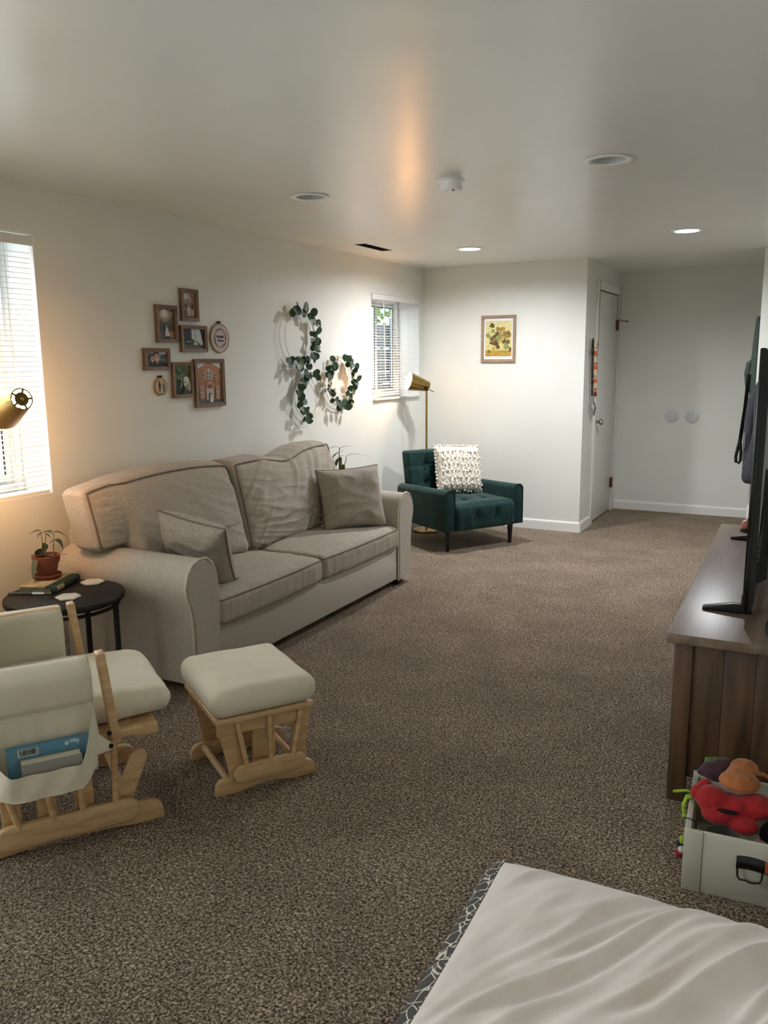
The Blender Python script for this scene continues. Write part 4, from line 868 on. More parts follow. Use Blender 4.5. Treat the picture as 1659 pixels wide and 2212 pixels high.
for u in (.22, .70): ch += [('#cf9c7c', [(u, .58), (u + .1, .58), (u + .1, .72), (u + .05, .77), (u, .72)]), ('#525d68', [(u + .02, .59), (u + .08, .59), (u + .08, .71), (u + .05, .75), (u + .02, .71)]), ('#d8d0c4', rc(u + .02, .65, u + .08, .66))]
ch += [('#8e553e', rc(0, .525, 1, .535)), ('#d7a98a', rc(.4, .5, .6, .52)), ('#c98f6e', ell(.5, .38, .16, .12)), ('#7c4a35', ell(.5, .38, .12, .09)), ('#d8cdbd', rc(.38, .06, .62, .36)), ('#b9b0a2', rc(.41, .2, .59, .34)), ('#c9bca9', rc(.36, .05, .39, .4)), ('#c9bca9', rc(.61, .05, .64, .4))]
for u in (.1, .74): ch += [('#c98f6e', rc(u, .1, u + .15, .42)), ('#8f8a80', rc(u + .02, .12, u + .13, .4)), ('#d8d0c4', rc(u + .02, .26, u + .13, .275))]
ch += [('#4a4742', rc(0, 0, 1, .07)), ('#5f5a52', rc(0, .0, .3, .11)), ('#14141a', [(.43, .03), (.5, .03), (.51, .2), (.47, .22), (.43, .18)]), ('#1a1310', ell(.47, .235, .022, .018)), ('#ece8e2', [(.49, .02), (.62, .02), (.54, .13), (.54, .2), (.50, .19)]), ('#2a1f1a', ell(.525, .225, .022, .02))]
wall_frame('photo_frame', 'largest wood frame with a couple before a red brick church', 3.853, 4.127, 1.223, 1.507, ch, border=.023)
bamb = M('bamboo_hoop', '#b08d57', '#9a7743', scale=20, rough=.5)
def hoop(label, y, z, r, cloth, art):
    t = thing('embroidery_hoop', label, 'embroidery hoop', (0, y, z - r), 0, None); m = frame_mat((0.001, 0, r), (0, 1, 0), (0, 0, 1))
    MB().lathe([(r - .006, 0), (r, 0), (r, .012), (r - .003, .0125), (r - .006, .012)], 48, m, closed=True).build('ring', bamb, t, smooth=True)
    MB().lathe([(0.0001, .004), (r - .006, .004), (r - .006, .0105), (.0001, .0105)], 40, m).build('cloth', cloth, t, smooth=True)
    MB().box((.002, -.012, 2 * r), (.012, -.004, 2 * r + .013)).box((.002, .004, 2 * r), (.012, .012, 2 * r + .013)).cyl((.007, -.022, 2 * r + .007), (.007, .016, 2 * r + .007), .0028).build('clamp', M('dark_brass', '#4a4030', rough=.4, metal=.8), t)
    art(t, frame_mat((0.0122, 0, r), (0, 1, 0), (0, 0, 1)))
thread = M('dark_thread', '#241a1e', rough=.8)
def art1(t, m):
    b = MB()
    for k, (rr, dy) in enumerate(((.052, 0), (.054, .001))):
        b.tube([m @ Vector((rr * math.cos(a * pi / 24) + .002 * math.sin(a * .3 + k * 2), rr * 1.02 * math.sin(a * pi / 24) + dy, .0004)) for a in range(48)], .0009, 5, closed=True)
    for a in (2.1, 3.5, 5.4, 6.2): b.ball(m @ Vector((.053 * math.cos(a), .053 * math.sin(a), 0)), .0035, 6)
    b.build('stitched_wreath', thread, t, smooth=True); text_mb(text_mb(MB(), 'Madelin', .0225, m @ Matrix.Translation((0, .009, .0004)), shear=.2), '& Brian', .020, m @ Matrix.Translation((.004, -.014, .0004)), shear=.1).build('stitched_names', thread, t)
hoop('larger embroidery hoop with stitched names inside a thin ring', 4.107, 1.631, .088, M('pink_grey_cloth', '#c3b6b4', rough=.9, bump=.2, bscale=500, bdist=.001), art1)
def art2(t, m):
    s = .084
    picture('stitched_couple', t, s, s, [('#1c1318', [(.22, .42), (.36, .42), (.40, .62), (.36, .9), (.28, .94), (.2, .88), (.19, .62)]), ('#b7a091', ell(.29, .8, .035, .06)), ('#0d0b0d', rc(.24, .2, .36, .45)), ('#1c1318', [(.36, .62), (.48, .5), (.46, .47), (.36, .56)]), ('#12100f', ell(.70, .92, .07, .035)), ('#b89f8d', ell(.70, .84, .05, .06)), ('#6b6468', [(.6, .44), (.78, .44), (.8, .74), (.62, .76)]), ('#6b6468', [(.62, .7), (.52, .56), (.54, .52), (.64, .6)]), ('#0d0b0d', rc(.63, .18, .75, .45)), ('#c4bfb6', ell(.49, .36, .07, .14)), ('#8d867d', ell(.49, .38, .03, .06)),
        ('#1b1614', [(.2, .02), (.26, .12), (.22, .12)]), ('#1b1614', [(.3, .07), (.44, .02), (.46, .05), (.33, .12)]), ('#1b1614', [(.5, .12), (.7, .02), (.66, .0), (.5, .09)]), ('#1b1614', rc(.3, -.0, .7, .02)), ('#1b1614', [(.72, .12), (.8, .1), (.78, .03)])], m @ Matrix.Translation((.004, -.002, 0)))
hoop('small embroidery hoop with two stitched figures and a dog', 3.571, 1.356, .049, M('cream_cloth', '#c9b797', rough=.9, bump=.2, bscale=500, bdist=.001), art2)

leafmesh = []
for k in range(4):
    b = MB(); n = 12; vs = [(0, 0, .002)]; fold = .25 + .1 * k
    for i in range(n): a = 2 * pi * i / n; x = .5 * math.sin(a) * (1 - .08 * k); y = .5 - .5 * math.cos(a) * (1 + .08 * math.cos(a)); vs.append((x, y, fold * x * x + .12 * (y - .5) ** 2 - .05 * k * y))
    vs[0] = (0, .5, 0); b.add(vs, [(0, 1 + i, 1 + (i + 1) % n) for i in range(n)]); o = b.build('leaf', leaf_m, smooth='all'); leafmesh.append(o.data); bpy.data.objects.remove(o)
def wreath(label, y, z, r, arcs, seed, clusters):
    random.seed(seed); t = thing('hoop_wreath', label, 'wreath', (0, y, z)); m = frame_mat((0.03, 0, 0), (0, 1, 0), (0, 0, 1))
    for dx, rr, dy in ((0, r, 0), (.028, r * .97, .018)): MB().tube([m @ Vector((rr * math.cos(a * pi / 32) + dy, rr * math.sin(a * pi / 32), dx - .012)) for a in range(64)], .0016, 6, closed=True).build('hoop', goldwire, t, smooth=True)
    stem = MB()
    for a0, a1, n in arcs:
        pts = []
        for i in range(n):
            a = math.radians(a0 + (a1 - a0) * i / (n - 1)); pts.append(m @ Vector((r * math.cos(a), r * math.sin(a), .012 + .006 * math.sin(i))))
            for k in range(clusters):
                o = bpy.data.objects.new('leaf', random.choice(leafmesh)); C.objects.link(o); o.parent = t
                pa = a + random.uniform(-.10, .10); rr = r + random.uniform(-.028, .022); c = m @ Vector((rr * math.cos(pa), rr * math.sin(pa), random.uniform(.012, .05)))
                da = random.uniform(0, 2 * pi); d = Vector((random.uniform(-.25, .55), math.cos(da), math.sin(da))).normalized(); nn = Vector((1.0, random.uniform(-1.3, .3), random.uniform(-.6, .7)))
                fm = frame_mat(c, nn.cross(d) * -1, d); s = random.uniform(.042, .062); o.matrix_basis = fm @ Matrix.Diagonal((s, s, s, 1))
        stem.tube(pts, .0022, 5)
    stem.build('stem', M('eucalyptus_stem', '#4c4a35', rough=.8), t, smooth=True)
wreath('large hoop wreath with eucalyptus along its right side', 4.925, 1.655, .195, [(110, -125, 20)], 3, 3)
wreath('hoop wreath with eucalyptus round three sides next to the window', 5.485, 1.335, .185, [(75, -20, 9), (-25, -150, 9), (-160, -240, 7)], 5, 3)
wreath('hoop wreath with eucalyptus on its left side, lowest of three', 5.055, 1.245, .165, [(70, 260, 15)], 8, 3)

# framed print on the back wall: generic stand-in in yellows and browns
def back_print():
    x0, x1, z0, z1 = 0.583, 0.897, 1.468, 1.866; w, h = x1 - x0, z1 - z0; t = thing('framed_print', 'light wood framed print in yellow and brown with white mat', 'picture frame', ((x0 + x1) / 2, YB, z0)); bd = .022; D = .024
    o = [(-w / 2, 0), (w / 2, 0), (w / 2, h), (-w / 2, h)]; i = [(-w / 2 + bd, bd), (w / 2 - bd, bd), (w / 2 - bd, h - bd), (-w / 2 + bd, h - bd)]
    vs = [(a, -.001, c) for a, c in o] + [(a, -D, c) for a, c in o] + [(a, -D + .002, c) for a, c in i] + [(a, -.008, c) for a, c in i] + [(a, -.001, c) for a, c in i]; fs = []
    for k in range(4):
        j = (k + 1) % 4; fs += [(k, j, 4 + j, 4 + k), (4 + k, 4 + j, 8 + j, 8 + k), (8 + k, 8 + j, 12 + j, 12 + k), (12 + k, 12 + j, 16 + j, 16 + k), (16 + k, 16 + j, j, k)]
    MB().add(vs, fs).build('moulding', M('pale_oak_frame', '#a08468', '#8f7358', scale=14, stretch=(1, 1, 6), rough=.5), t)
    MB().box((-w / 2 + bd, -.008, bd), (w / 2 - bd, -.001, h - bd)).build('mat_board', M('mat_white', '#dfdfe2', rough=.7), t)
    random.seed(21); sh = [(('#cdbb74', '#cfc48c'), FULL), ('#b08a34', rc(0, 0, 1, .17))]
    for k in range(46):
        cxx, cyy = .5 + random.gauss(0, .24), .55 + random.gauss(0, .17); rr = random.uniform(.04, .11); c = random.choice(['#5a4322', '#6b5226', '#57401f', '#8a7434', '#7d6a2f', '#7f8a4c', '#b59a4a', '#a98a3c'])
        sh.append((c, [(cxx + rr * random.uniform(.6, 1.2) * math.cos(a * pi / 7), cyy + rr * .8 * random.uniform(.6, 1.2) * math.sin(a * pi / 7)) for a in range(14)]))
    picture('print', t, w - 2 * bd - .032, h - 2 * bd - .048, sh, frame_mat((0, -.0085, h / 2), (1, 0, 0), (0, 0, 1)))
back_print()
for x, lab in ((2.026, 'flat white round cover plate on the alcove wall, the one nearer the door'), (2.212, 'flat white round cover plate on the alcove wall, the one farther from the door')):
    t = thing('cover_plate', lab, 'wall plate', (x, YC, .936)); MB().lathe([(.0001, 0), (.064, 0), (.064, .003), (.061, .005), (.0001, .005)], 40, frame_mat((0, 0, 0), (1, 0, 0), (0, 0, 1))).build('disc', M('plate_white', '#c9cbce', rough=.5), t, smooth=True)
    MB().ball((0, -.005, .008), .003, 8).build('screw', steel, t)
# leashes hanging by the door
def ribbon(mb, pts, wdir, w, th=.0015):
    wd = Vector(wdir).normalized(); vs = []; n = len(pts); fs = []
    for p in pts:
        p = Vector(p); vs += [p - wd * w / 2, p + wd * w / 2]
    for i in range(n - 1): fs.append((2 * i, 2 * i + 1, 2 * i + 3, 2 * i + 2))
    k = len(vs); off = Vector((th, 0, 0)); vs2 = [v + off for v in vs]; fs2 = [tuple(i + k for i in f[::-1]) for f in fs]
    sides = [(2 * i, 2 * i + 2, 2 * i + 2 + k, 2 * i + k) for i in range(n - 1)] + [(2 * i + 1, 2 * i + 1 + k, 2 * i + 3 + k, 2 * i + 3) for i in range(n - 1)]
    return mb.add(vs + vs2, fs + fs2 + sides)
hk = M('clear_white_hook', '#dcdcd6', rough=.3)
for y, lab in ((7.175, 'small white adhesive wall hook holding the striped leash'), (7.275, 'small white adhesive wall hook holding the maroon strap')):
    t = thing('wall_hook', lab, 'hook', (XB, y, 1.68)); MB().box((0, -.012, -.03), (.004, .012, .03)).build('plate', hk, t, bevel=.002); MB().tube([(.004, 0, -.01), (.018, 0, -.02), (.022, 0, -.01), (.022, 0, .0)], .004, 8).build('prong', hk, t, smooth=True)
X = XB + .03
ls = thing('striped_leash', 'folded dog leash striped in orange, cream and black hanging by the door', 'leash', (XB, 7.20, 1.07))
stripes = [('#d8c9a8', .10), ('#3a2a22', .005), ('#d8c9a8', .03), ('#c96a48', .06), ('#d8c9a8', .07), ('#6d6a52', .015), ('#d88f76', .02), ('#c9643e', .04), ('#d8c9a8', .07), ('#4b4236', .006), ('#c9beA0', .015), ('#d98a78', .025), ('#c9643e', .035), ('#d8c9a8', .06), ('#6d6a52', .012), ('#d0856a', .03), ('#7a3420', .05)]
tot = sum(s for c, s in stripes); z = 1.655; zb = 1.165; cols = []; b = MB(); k = 0; mats = []
for c, s in stripes:
    h = (z_len := (1.655 - zb)) * s / tot; c2 = c.lower()
    mm = M('webbing_' + c2[1:], c2, rough=.9); b.cur = len(mats); mats.append(mm)
    for (dy, dxx) in ((0.0, 0.016),): ribbon(b, [(X + dxx, 7.215 + dy + (1.655 - z) * .10, z), (X + dxx, 7.215 + dy + (1.655 - z + h) * .10, z - h)], (.85, .3, -.03), .026)
    z -= h
b.build('strap', mats, ls, world=True, merge=False)
ribbon(MB(), [(X, 7.188, 1.645), (X, 7.195, 1.4), (X, 7.222, 1.17)], (.8, .5, 0), .018).build('rear_strap', M('black_webbing', '#1a1517', '#5b4a42', scale=9, detail=1, stretch=(.1, .1, 6), rough=.9, lo=.48, hi=.52), ls, world=True)
MB().tube([(X, 7.19, 1.655), (X + .01, 7.17, 1.62), (X + .01, 7.165, 1.58), (X, 7.18, 1.555)], .006, 8).ball((X + .006, 7.168, 1.545), .026, 10, (.5, .7, 1.4)).build('bag_holder', blackwood, ls, world=True, smooth=True)
MB().tube([(X + .006, 7.262, 1.165), (X + .006, 7.262, 1.13), (X + .008, 7.275, 1.115), (X + .006, 7.262, 1.10), (X + .006, 7.25, 1.115), (X + .006, 7.262, 1.13)], .0045, 8).tube([(X, 7.235, 1.17), (X, 7.235, 1.12), (X, 7.225, 1.10)], .004, 8).build('snap_clip', steel, ls, world=True, smooth=True)
MB().bar((X + .01, 7.265, 1.105), (X + .012, 7.33, 1.055), .006, .014, (1, 0, 0)).build('leather_tab', M('brown_leather', '#5a2a1c', rough=.5), ls, world=True)
b = MB(); a = math.radians(35); R4 = frame_mat((X + .012, 7.275, 1.045), (0, math.cos(a), -math.sin(a)), (0, math.sin(a), math.cos(a))); b.box((-.03, -.045, 0), (.03, .045, .004), R4); b.build('metal_tag', steel, ls, world=True, bevel=.002)
MB().box((-.008, -.03, .004), (.006, .03, .0055), R4).build('tag_slot', M('dark_enamel', '#3a2e2a', rough=.4), ls, world=True)
MB().tube([(X, 7.225, 1.10), (X + .004, 7.215, 1.06), (X + .004, 7.235, 1.04)], .006, 8).build('chain_end', steel, ls, world=True, smooth=True)
ms = thing('maroon_strap', 'dark maroon dog collar strap hanging beside the striped leash', 'leash', (XB, 7.29, 1.25))
ribbon(MB(), [(X, 7.29, 1.655), (X + .004, 7.305, 1.5), (X + .006, 7.31, 1.38), (X + .002, 7.29, 1.27), (X, 7.285, 1.25)], (.8, .5, 0), .02).build('strap', M('maroon_webbing', '#34151a', rough=.8), ms, world=True); ribbon(MB(), [(X - .006, 7.27, 1.655), (X - .006, 7.275, 1.45), (X - .006, 7.28, 1.26)], (0, 1, 0), .016).build('rear_strap', M('grey_pink_webbing', '#8b6a68', rough=.8), ms, world=True)
MB().box((X - .003, 7.31, 1.585), (X + .012, 7.335, 1.625)).box((X - .003, 7.315, 1.56), (X + .01, 7.33, 1.578)).build('buckle', M('dull_brass', '#7a5a48', rough=.5, metal=.6), ms, world=True, bevel=.002)

# things hanging at the partition corner
ol = M('olive_canvas', '#3d4a42', '#34403a', scale=40, rough=.85)
bg2 = thing('canvas_bag', 'dark green canvas bag with a top handle hung on the partition corner', 'bag', (XP, 7.12, .70))
b = MB().prism([(XP + a - .002, c) for a, c in [(0, 1.80), (-.028, 1.79), (-.040, 1.6), (-.045, 1.45), (-.04, 1.2), (-.05, .95), (-.055, .72), (0, .70)]], 1, 7.06, 7.34); b.build('body', ol, bg2, world=True, bevel=.01)
MB().tube([(-.03 + XP, 7.08, 1.47), (-.062 + XP, 7.08, 1.44), (-.070 + XP, 7.08, 1.36), (-.058 + XP, 7.08, 1.26), (-.03 + XP, 7.08, 1.22)], [.012, .018, .020, .018, .012], 8).build('handle', ol, bg2, world=True, smooth=True)
lt = thing('black_leash', 'black webbing leash ending in a loop, hanging at the partition corner', 'leash', (XP - .09, 7.05, .66))
ribbon(MB(), [(XP - .055, 7.05, 1.36), (XP - .066, 7.05, 1.1), (XP - .082, 7.05, .90), (XP - .086, 7.05, .84)], (1, .4, 0), .026, .004).build('strap', blackwood, lt, world=True)
MB().tube([(XP - .086, 7.05, .85), (XP - .096, 7.05, .79), (XP - .108, 7.05, .72), (XP - .104, 7.05, .675), (XP - .085, 7.05, .665), (XP - .072, 7.05, .69), (XP - .072, 7.05, .75), (XP - .080, 7.05, .82), (XP - .086, 7.05, .86)], .012, 8).build('loop', blackwood, lt, world=True, smooth=True)
jk = thing('grey_jacket', 'slate grey jacket hanging over the edge of the partition wall', 'jacket', (XP + .05, 6.98, .60))
slate = M('slate_fleece', '#38393f', '#313238', scale=30, rough=.95, sheen=.2)
def jw(p, q):
    a, bb, c = q; z = .95 + p.z; f = (1.40 - z) / .8; x = XP + .165 + p.x * (.55 + .55 * min(1, max(0, f * 1.3))); return Vector((x + .02 * math.sin(z * 9), 6.955 + p.y + .012 * math.sin(a * 7 + z * 5), z))
softbox(MB(), .36, .13, .84, .05, 24, 8, 24, jw).build('body', slate, jk, world=True, smooth='all', disp=lambda c: .008 * wrinkle(c, (12, 8, 3), 3))
MB().tube([(XP + .06, 6.93, 1.28), (XP - .002, 6.95, 1.16), (XP - .022, 6.95, 1.0), (XP - .025, 6.95, .82), (XP - .022, 6.95, .66)], [.05, .042, .034, .030, .027], 10).build('sleeve', slate, jk, world=True, smooth=True)
MB().cyl((XP - .022, 6.95, .655), (XP - .021, 6.95, .61), .028, .026, 12).build('cuff', M('dark_slate_rib', '#2e313a', rough=.95), jk, world=True, smooth=True)
MB().lathe([(.0001, .06), (.04, .055), (.075, .02), (.08, -.03), (.05, -.06)], 16, Matrix.Translation((XP + .22, 6.93, 1.45))).build('hood', slate, jk, world=True, smooth=True)
MB().box((XP - .045, 6.905, .80), (XP - .037, 6.917, .92)).build('zip', steel, jk, world=True)
gj = thing('green_jacket', 'dark green garment hanging lowest behind the television', 'jacket', (XP + .03, 6.93, .5))
softbox(MB(), .16, .05, .55, .02, 10, 4, 16, lambda p, q: Vector((XP + .10 + p.x + .03 * (p.z > 0) - .0, 6.835 + p.y + .008 * math.sin(q[0] * 6), .79 + p.z - .03 * q[0] * (q[2] < 0)))).build('cloth', M('deep_green_cloth', '#24382f', rough=.9), gj, world=True, smooth='all')

# ------------------------------------------------------------------ television stand, television
SR = math.atan2(.04, 2.03)
st = thing('tv_stand', 'long walnut veneer media stand with plank top and square legs', 'tv stand', (2.895, 2.74, 0), SR); LS = 2.035; DS = .45
MB().box((0, 0, .568), (DS, LS, .600)).build('top_panel', walnut_top_sheen, st, bevel=.003)
for x, y in ((.022, .03), (.022, LS - .085), (DS - .08, .03), (DS - .08, LS - .085)): MB().box((x, y, 0), (x + .058, y + .055, .568)).build('leg', walnut, st, bevel=.002)
w = (DS - .16) / 3
for k in range(3): MB().box((.080 + k * w + .0006, .042 + .0012 * (k % 2), .09), (.080 + (k + 1) * w - .0006, .058, .5675)).build('side_plank', walnut, st, bevel=.0008)
MB().box((.04, .085, .09), (DS - .03, LS - .085, .12)).build('bottom_panel', walnut, st); MB().box((DS - .03, .085, .12), (DS - .022, LS - .085, .567)).build('rear_panel', walnut, st); MB().box((.08, LS - .058, .09), (DS - .08, LS - .042, .5675)).build('far_side', walnut, st)
nd = 3; dl = (LS - .17) / nd
for k in range(nd):
    d = MB().box((.026, .085 + k * dl + .003, .13), (.044, .085 + (k + 1) * dl - .003, .562)).build('door', walnut, st, bevel=.002); MB().cyl((.01, .085 + k * dl + .06, .34), (.026, .085 + k * dl + .06, .34), .010).build('knob', blackmet, d, smooth=True)
tv = thing('television', 'large flat black television seen from behind on the media stand', 'television', (3.10, 2.965, 0.6), SR); TL = 1.47; TH = .868
MB().box((0, 0, .030), (.018, TL, .052 + TH)).build('panel', gloss_black, tv, bevel=.004)
MB().add([(.018, .003, .034), (.018, TL - .003, .034), (.018, TL - .003, .048 + TH), (.018, .003, .048 + TH), (.034, .012, .065), (.034, TL - .012, .065), (.034, TL - .012, .03 + TH), (.034, .012, .03 + TH)], [(0, 1, 5, 4), (1, 2, 6, 5), (2, 3, 7, 6), (3, 0, 4, 7), (4, 5, 6, 7)]).build('rear_shell', dark_plastic, tv)
MB().add([(.034, .22, .085), (.034, TL - .22, .085), (.034, TL - .3, .5), (.034, .3, .5), (.065, .25, .10), (.065, TL - .25, .10), (.055, TL - .33, .46), (.055, .33, .46)], [(0, 1, 5, 4), (1, 2, 6, 5), (2, 3, 7, 6), (3, 0, 4, 7), (4, 5, 6, 7)]).build('electronics_hump', dark_plastic, tv)
for k in range(4): MB().tube([(.035, .05 + .0 * k, .20 + .018 * k), (.036, .12, .215 + .018 * k), (.037, .2, .26 + .018 * k), (.037, .24, .31 + .018 * k)], .0045, 6).build('moulded_rib', dark_plastic, tv, smooth=True)
MB().box((.066, .40, .14), (.068, .46, .19)).build('port_label', M('label_grey', '#9a9a98', rough=.5), tv)
for y in (.12, 1.42):
    MB().prism([(-.135, 0.0), (-.135, .012), (-.03, .034), (.012, .034), (.03, .012), (.03, 0)], 1, y - .016, y + .016).box((-.008, y - .015, .033), (.02, y + .015, .07)).build('foot', dark_plastic, tv, bevel=.003)
c = thing('power_cable', 'thin dark cable drooping over the walnut stand behind the television', 'cable', (3.2, 2.85, .6))
MB().tube([(3.20, 3.30, .72), (3.195, 3.20, .66), (3.19, 3.08, .606), (3.183, 2.98, .605), (3.183, 2.90, .605), (3.20, 2.83, .605), (3.235, 2.77, .606), (3.30, 2.745, .606)], .0042, 8).build('cord', M('dark_cord', '#1c1c1d', rough=.5), c, world=True, smooth=True)
pk = thing('pink_figure', 'small pink trinket on a black base at the far end of the stand', 'ornament', (2.99, 4.60, .60)); MB().lathe([(.0001, 0), (.028, 0), (.028, .012), (.0001, .012)], 20).build('base', blackwood, pk, smooth=True); MB().ball((0, 0, .036), .024, 12, (1, 1, 1.1)).ball((.012, 0, .062), .013, 10).build('figure', M('pink_ceramic', '#c98076', rough=.4), pk, smooth=True)
bx = thing('wooden_box', 'small tan box behind the television on the stand', 'box', (3.235, 3.32, .60)); MB().box((0, 0, 0), (.10, .16, .20)).build('body', M('tan_wood', '#8a6b4b', '#765a3d', scale=10, rough=.5), bx, bevel=.006); MB().box((-.001, -.001, .2005), (.101, .161, .23)).build('lid', M('dark_lid', '#23201e', rough=.5), bx, bevel=.004)

# ------------------------------------------------------------------ toy crate and toys
BR = math.radians(3.5); cr = thing('toy_crate', 'greige painted wooden crate with a black drop handle full of dog toys', 'crate', (3.036, 2.278, 0), BR); CW, CD, CH = .48, .375, .185
for q in (0, CW - .05): MB().box((q, .0, .0), (q + .05, .014, CH)).build('front_stile', boxpaint, cr, bevel=.0015)
MB().box((.0502, .003, .0), (CW - .0502, .014, CH)).build('front_panel', boxpaint, cr, bevel=.0015)
MB().box((0, .0142, 0), (.016, CD - .0142, CH - .012)).build('side_panel', boxpaint, cr, bevel=.0015); MB().box((CW - .016, .0142, 0), (CW, CD - .0142, CH - .012)).build('side_panel', boxpaint, cr, bevel=.0015)
MB().box((0, CD - .014, 0), (CW, CD, CH)).build('back_panel', boxpaint, cr, bevel=.0015); MB().box((.0162, .0142, .004), (CW - .0162, CD - .0142, .014)).build('bottom_panel', boxpaint, cr)
hm = M('black_iron', '#0d0c0c', rough=.4)
vs = []
b = MB(); pr = [(.0, .0), (.004, .004), (.010, .018), (.010, .026), (.004, .036), (0, .040)]
n = 9
for i in range(n):
    f = -1 + 2 * i / (n - 1)
    for (o, z) in pr: vs.append((.175 + .036 * f, .003 - o, .098 + z + .004 * (1 - f * f)))
k = len(pr); b.add(vs, [(i * k + j, i * k + j + 1, (i + 1) * k + j + 1, (i + 1) * k + j) for i in range(n - 1) for j in range(k - 1)] + [list(range(k)), list(range((n - 1) * k, n * k))])
h = b.build('handle_plate', hm, cr, smooth=True)
MB().tube([(.143, -.006, .106), (.144, -.010, .085), (.150, -.012, .077), (.165, -.012, .078), (.175, -.012, .074), (.190, -.012, .075), (.201, -.011, .079), (.205, -.009, .088), (.206, -.006, .106)], .0028, 8).build('drop_pull', hm, h, smooth=True)
CM = mbasis(cr)
def blob(mb, balls, n=14):
    for c, r, sc in balls: mb.ball(c, r, n, sc)
    return mb
def plush(name, label, parts, loc, amp=.004):
    t = thing(name, label, 'dog toy', tuple(CM @ Vector(loc)), BR, 'dog toys in the crate')
    for pn, mat, balls in parts:
        o = blob(MB(), balls).build(pn, mat, t, smooth='all', merge=True)
        rm = o.modifiers.new('fuse', 'REMESH'); rm.mode = 'VOXEL'; rm.voxel_size = .0045; rm.use_smooth_shade = True; sm = o.modifiers.new('soft', 'SMOOTH'); sm.iterations = 6; sm.factor = .6
    return t
redp = M('red_plush', '#8f0d12', '#a8161b', scale=40, rough=.9, sheen=.3, bump=.3, bscale=180, bdist=.003)
plush('red_plush_toy', 'red plush toy slumped over the crate rim', [('body', redp, [((.0, 0, 0), .048, (1.0, 1, .8)), ((.055, .005, -.015), .050, (1.3, 1, .7)), ((.02, -.03, -.03), .040, (1.2, .9, .7)), ((.09, -.04, -.045), .040, (1.1, .9, .6)), ((.12, .02, -.01), .05, (1.2, 1, .7))]), ('ear', redp, [((-.038, .01, .005), .024, (1, 1, 1.1)), ((-.02, .03, .02), .022, (1, 1, 1.1))]), ('mouth', M('black_felt', '#0b0909', rough=.95), [((.045, -.046, -.008), .020, (1.8, .5, .35))])], (.062, .165, .208))
orp = M('tan_plush', '#b06a38', '#94552a', scale=30, rough=.9, sheen=.3, bump=.3, bscale=180, bdist=.003)
plush('tan_plush_toy', 'orange tan plush toy with two round lobes on the red toy', [('body', orp, [((.0, 0, 0), .048, (1.25, 1, .62)), ((.01, .06, .018), .040, (1.05, 1, .62)), ((.0, .03, .008), .042, (1, 1, .6))]), ('tail', orp, [((.05, .055, .01), .012, (2.2, 1, .6)), ((.08, .05, .004), .008, (2.2, 1, .6))])], (.135, .205, .256))
plush('purple_plush_toy', 'dark purple plush vegetable with green tuft in the crate', [('body', M('purple_plush', '#3a1e26', '#45262f', scale=30, rough=.9, sheen=.3), [((0, 0, 0), .042, (1.15, 1, .75)), ((.02, .015, .01), .036, (1, 1, .8)), ((-.035, -.005, -.008), .018, (1.3, 1, .7))]), ('tuft', M('green_felt', '#4f7a3a', rough=.9), [((-.025, .03, .022), .010, (1.6, 1, .6)), ((-.03, .02, .012), .010, (1, 1, .6)), ((-.005, .035, .026), .009, (1.6, 1, .6))])], (.068, .297, .232))
blk = M('black_plush', '#090707', '#0f0c0b', scale=60, rough=.95, spec=.1, bump=.6, bscale=140, bdist=.004)
plush('black_plush_toy', 'shaggy black plush toy filling the middle of the crate', [('body', blk, [((0, 0, 0), .06, (1.0, .9, .8)), ((.07, .01, .0), .065, (1.2, 1, .8)), ((-.03, -.01, -.005), .045, (.9, .9, .8))])], (.262, .112, .170))
plush('navy_plush_toy', 'navy blue plush toy at the back of the crate', [('body', M('navy_plush', '#101a2c', rough=.95, sheen=.2), [((0, 0, 0), .05, (1, 1, 1)), ((.05, .01, -.01), .05, (1.2, 1, .9))]), ('paw', M('cream_felt', '#a59b86', rough=.9), [((-.03, -.045, -.035), .014, (1.5, .8, .6))])], (.31, .26, .225))
plush('pink_plush_toy', 'dusty pink plush flap poking up inside the crate', [('body', M('pink_plush', '#8c5a6c', '#7d4e60', scale=40, rough=.9), [((0, 0, 0), .030, (1.0, .5, 1.1)), ((.02, .01, -.02), .030, (1, .5, 1.0))])], (.196, .050, .140))
plush('blue_ball', 'dark blue rubber toy low in the crate', [('body', M('blue_rubber', '#1b2459', rough=.5), [((0, 0, 0), .026, (1.2, 1, .8))])], (.165, .055, .135))
tin = thing('grey_tin', 'dark grey metal bowl standing in the crate corner', 'bowl', tuple(CM @ Vector((.1, .085, .06))), BR); MB().lathe([(.0001, 0), (.030, 0), (.046, .085), (.044, .085), (.028, .004), (.0001, .004)], 24).build('body', M('gunmetal', '#6b6762', rough=.32, metal=.3), tin, smooth=True)
for (x, y, zz) in ((0, 0, 0),): tin.rotation_euler = (0, 0, BR)
rope = thing('green_rope_toy', 'neon green rope toy hanging over the crate side', 'dog toy', tuple(CM @ Vector((0, .2, .17))), BR, 'dog toys in the crate'); rm_ = M('neon_rope', '#a8c83a', '#90b52c', scale=60, rough=.9, bump=.4, bscale=200)
for pts in ([(.024, .02, -.03), (.024, .022, .006), (.010, .026, .012), (-.012, .03, .014), (-.05, .02, .008)], [(.024, .0, -.03), (.024, .0, .006), (.010, .0, .011), (-.008, -.002, .006), (-.015, -.01, -.015), (-.012, -.03, -.045), (-.008, -.06, -.02)], [(.024, .012, -.03), (.024, .012, .006), (.008, .012, .013), (-.010, .010, .006), (-.018, .005, -.02), (-.010, -.02, -.06)], [(.03, -.06, -.05), (.035, -.1, -.035), (.05, -.13, -.04)]): MB().tube(pts, .0042, 7).build('strand', rm_, rope, smooth=True)
